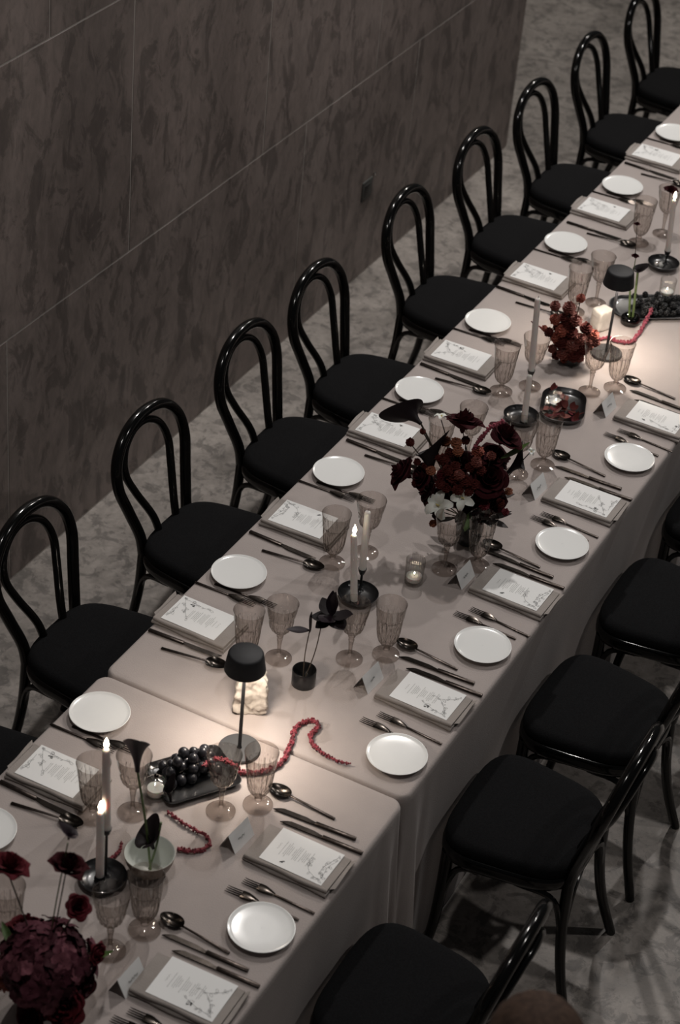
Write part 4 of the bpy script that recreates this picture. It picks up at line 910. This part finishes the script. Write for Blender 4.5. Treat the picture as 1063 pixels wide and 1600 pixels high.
for k in range(34):
    while True:
        u, v = pr.uniform(-.086, .086), pr.uniform(-.052, .052); x, y = T2[0]+u*c62-v*s62, T2[1]+u*s62+v*c62; vt = P(868, 632)
        if (x-vt.x)**2+(y-vt.y)**2 > .040**2 and not (u > .03 and v < .0): break
    mt = pr.choice(['rose_red', 'mum_deep', 'mum_red']); me = cached('pp%s%d' % (mt, k % 2), lambda: pm[k % 2].copy())
    tag(obj('dried_petal', me, mt, loc=(x, y, TZ+.008+pr.uniform(0, .016)), rot=(pr.uniform(-.5, .5), pr.uniform(-.6, .3), pr.uniform(0, 6.28)), scale=pr.uniform(.022, .036)), 'dried red petal lying in the black rounded tray', 'petal', 'dried petals in the rounded tray')

# ------------------------------------------------------------------ person in the aisle (only the crown of the head reaches the picture)
def person(x, y, rz, height):
    k = height/1.70
    J = {'pelvis': ((0, 0, .95), .135), 'waist': ((0, .0, 1.10), .118), 'chest': ((.0, 0, 1.28), .130), 'neckb': ((0, 0, 1.42), .065), 'neck': ((.01, 0, 1.48), .052), 'jaw': ((.025, 0, 1.535), .066), 'skull': ((.012, 0, 1.60), .083), 'crown': ((.005, 0, 1.655), .062)}
    E_ = [('pelvis', 'waist'), ('waist', 'chest'), ('chest', 'neckb'), ('neckb', 'neck'), ('neck', 'jaw'), ('jaw', 'skull'), ('skull', 'crown')]
    for s, n in ((1, 'l'), (-1, 'r')):
        J.update({n+'sh': ((0, s*.165, 1.385), .058), n+'ua': ((-.01, s*.215, 1.25), .046), n+'el': ((-.015, s*.235, 1.09), .037), n+'fa': ((.03, s*.24, .96), .033), n+'wr': ((.07, s*.235, .85), .024), n+'pa': ((.09, s*.232, .785), .026),
                  n+'hip': ((0, s*.09, .88), .098), n+'th': ((.005, s*.095, .70), .080), n+'kn': ((.015, s*.095, .49), .055), n+'ca': ((-.01, s*.095, .34), .052), n+'an': ((-.02, s*.095, .09), .035), n+'ba': ((.06, s*.10, .035), .036), n+'to': ((.14, s*.105, .022), .022)})
        E_ += [('chest', n+'sh'), (n+'sh', n+'ua'), (n+'ua', n+'el'), (n+'el', n+'fa'), (n+'fa', n+'wr'), (n+'wr', n+'pa'), ('pelvis', n+'hip'), (n+'hip', n+'th'), (n+'th', n+'kn'), (n+'kn', n+'ca'), (n+'ca', n+'an'), (n+'an', n+'ba'), (n+'ba', n+'to')]
        for f, (dy, L_) in enumerate(((-.012, .072), (-.004, .080), (.006, .076), (.014, .060))):
            a, b_, c = n+'f%da' % f, n+'f%db' % f, n+'f%dc' % f
            J[a] = ((.094+dy*1.6, s*(.232), .758), .0095); J[b_] = ((.104+dy*2.0, s*.226, .758-L_*.5), .0088); J[c] = ((.098+dy*2.0, s*.214, .758-L_*.95), .0075)
            E_ += [(n+'pa', a), (a, b_), (b_, c)]
        J[n+'t1'] = ((.128, s*.222, .790), .0105); J[n+'t2'] = ((.145, s*.212, .755), .009); E_ += [(n+'pa', n+'t1'), (n+'t1', n+'t2')]
    names = list(J); me = bpy.data.meshes.new('body_cage'); me.from_pydata([tuple(c*k for c in J[n][0]) for n in names], [(names.index(a), names.index(b_)) for a, b_ in E_], [])
    o = bpy.data.objects.new('body_cage', me); COL.objects.link(o)
    sm = o.modifiers.new('skin', 'SKIN'); ss = o.modifiers.new('sub', 'SUBSURF'); ss.levels = 2; ss.render_levels = 2
    for i, n in enumerate(names):
        r_ = J[n][1]*k; sv = me.skin_vertices[0].data[i]; sv.radius = (r_*.78, r_*1.12) if n in ('pelvis', 'waist', 'chest') else (r_, r_); sv.use_root = n == 'pelvis'
    dg = bpy.context.evaluated_depsgraph_get(); bme = bpy.data.meshes.new_from_object(o.evaluated_get(dg)); bpy.data.objects.remove(o)
    bme.name = 'body'; bme.materials.clear(); bme.materials.append(MATS['dress_black']); bme.materials.append(MATS['skin'])
    for p_ in bme.polygons:
        p_.use_smooth = True; c = p_.center/k; p_.material_index = 1 if (c.z > 1.455 or (abs(c.y) > .19 and c.z < .875 and c.z > .6)) else 0
    t = thing('person', 'person with brown hair in black standing in the aisle behind the chairs', 'person', (x, y, 0), rz)
    obj('body', bme, None, t)
    g = G()
    def hair(u, v):
        a = 2*math.pi*u; p_ = math.pi/2-v*2.05; front = .5+.5*math.cos(a); p_ = max(p_, -.55+1.0*front**2)
        q_ = math.sin(min(1, v*2)*math.pi/2); rr = 1+q_*(.008*math.sin(a*17+v*9)+.006*math.sin(a*31))
        back = .012*(1-front)*v
        return (k*(.004+(.106+back)*math.cos(p_)*math.cos(a)*rr), k*.097*math.cos(p_)*math.sin(a)*rr, k*(1.612+.105*math.sin(p_)*rr))
    g.grid(hair, 64, 24); obj('hair', g.mesh('hair', angle=80), 'hair_brown', t)
    f = G(); f.tube([(k*.092, 0, k*1.598), (k*.108, 0, k*1.566), (k*.098, 0, k*1.560)], [.007, .0125, .009], 8); obj('nose', f.mesh('nose'), 'skin', t)
    obj('mouth', G().ball((k*.090, 0, k*1.531), .015, 12, 6, (.35, 1.3, .33)).mesh('mouth'), 'lip', t)
    for s in (1, -1):
        obj('eye', G().ball((k*.080, s*k*.033, k*1.590), .0105, 10, 7, (.8, 1.1, .7)).mesh('eye'), 'eye_white', t)
        obj('ear', G().ball((k*.008, s*k*.083, k*1.575), .022, 10, 7, (.7, .3, 1.15)).mesh('ear'), 'skin', t)
hp = P(850, 1556, 1.655)
person(hp.x+.015, hp.y-.035, R(115), 1.64)
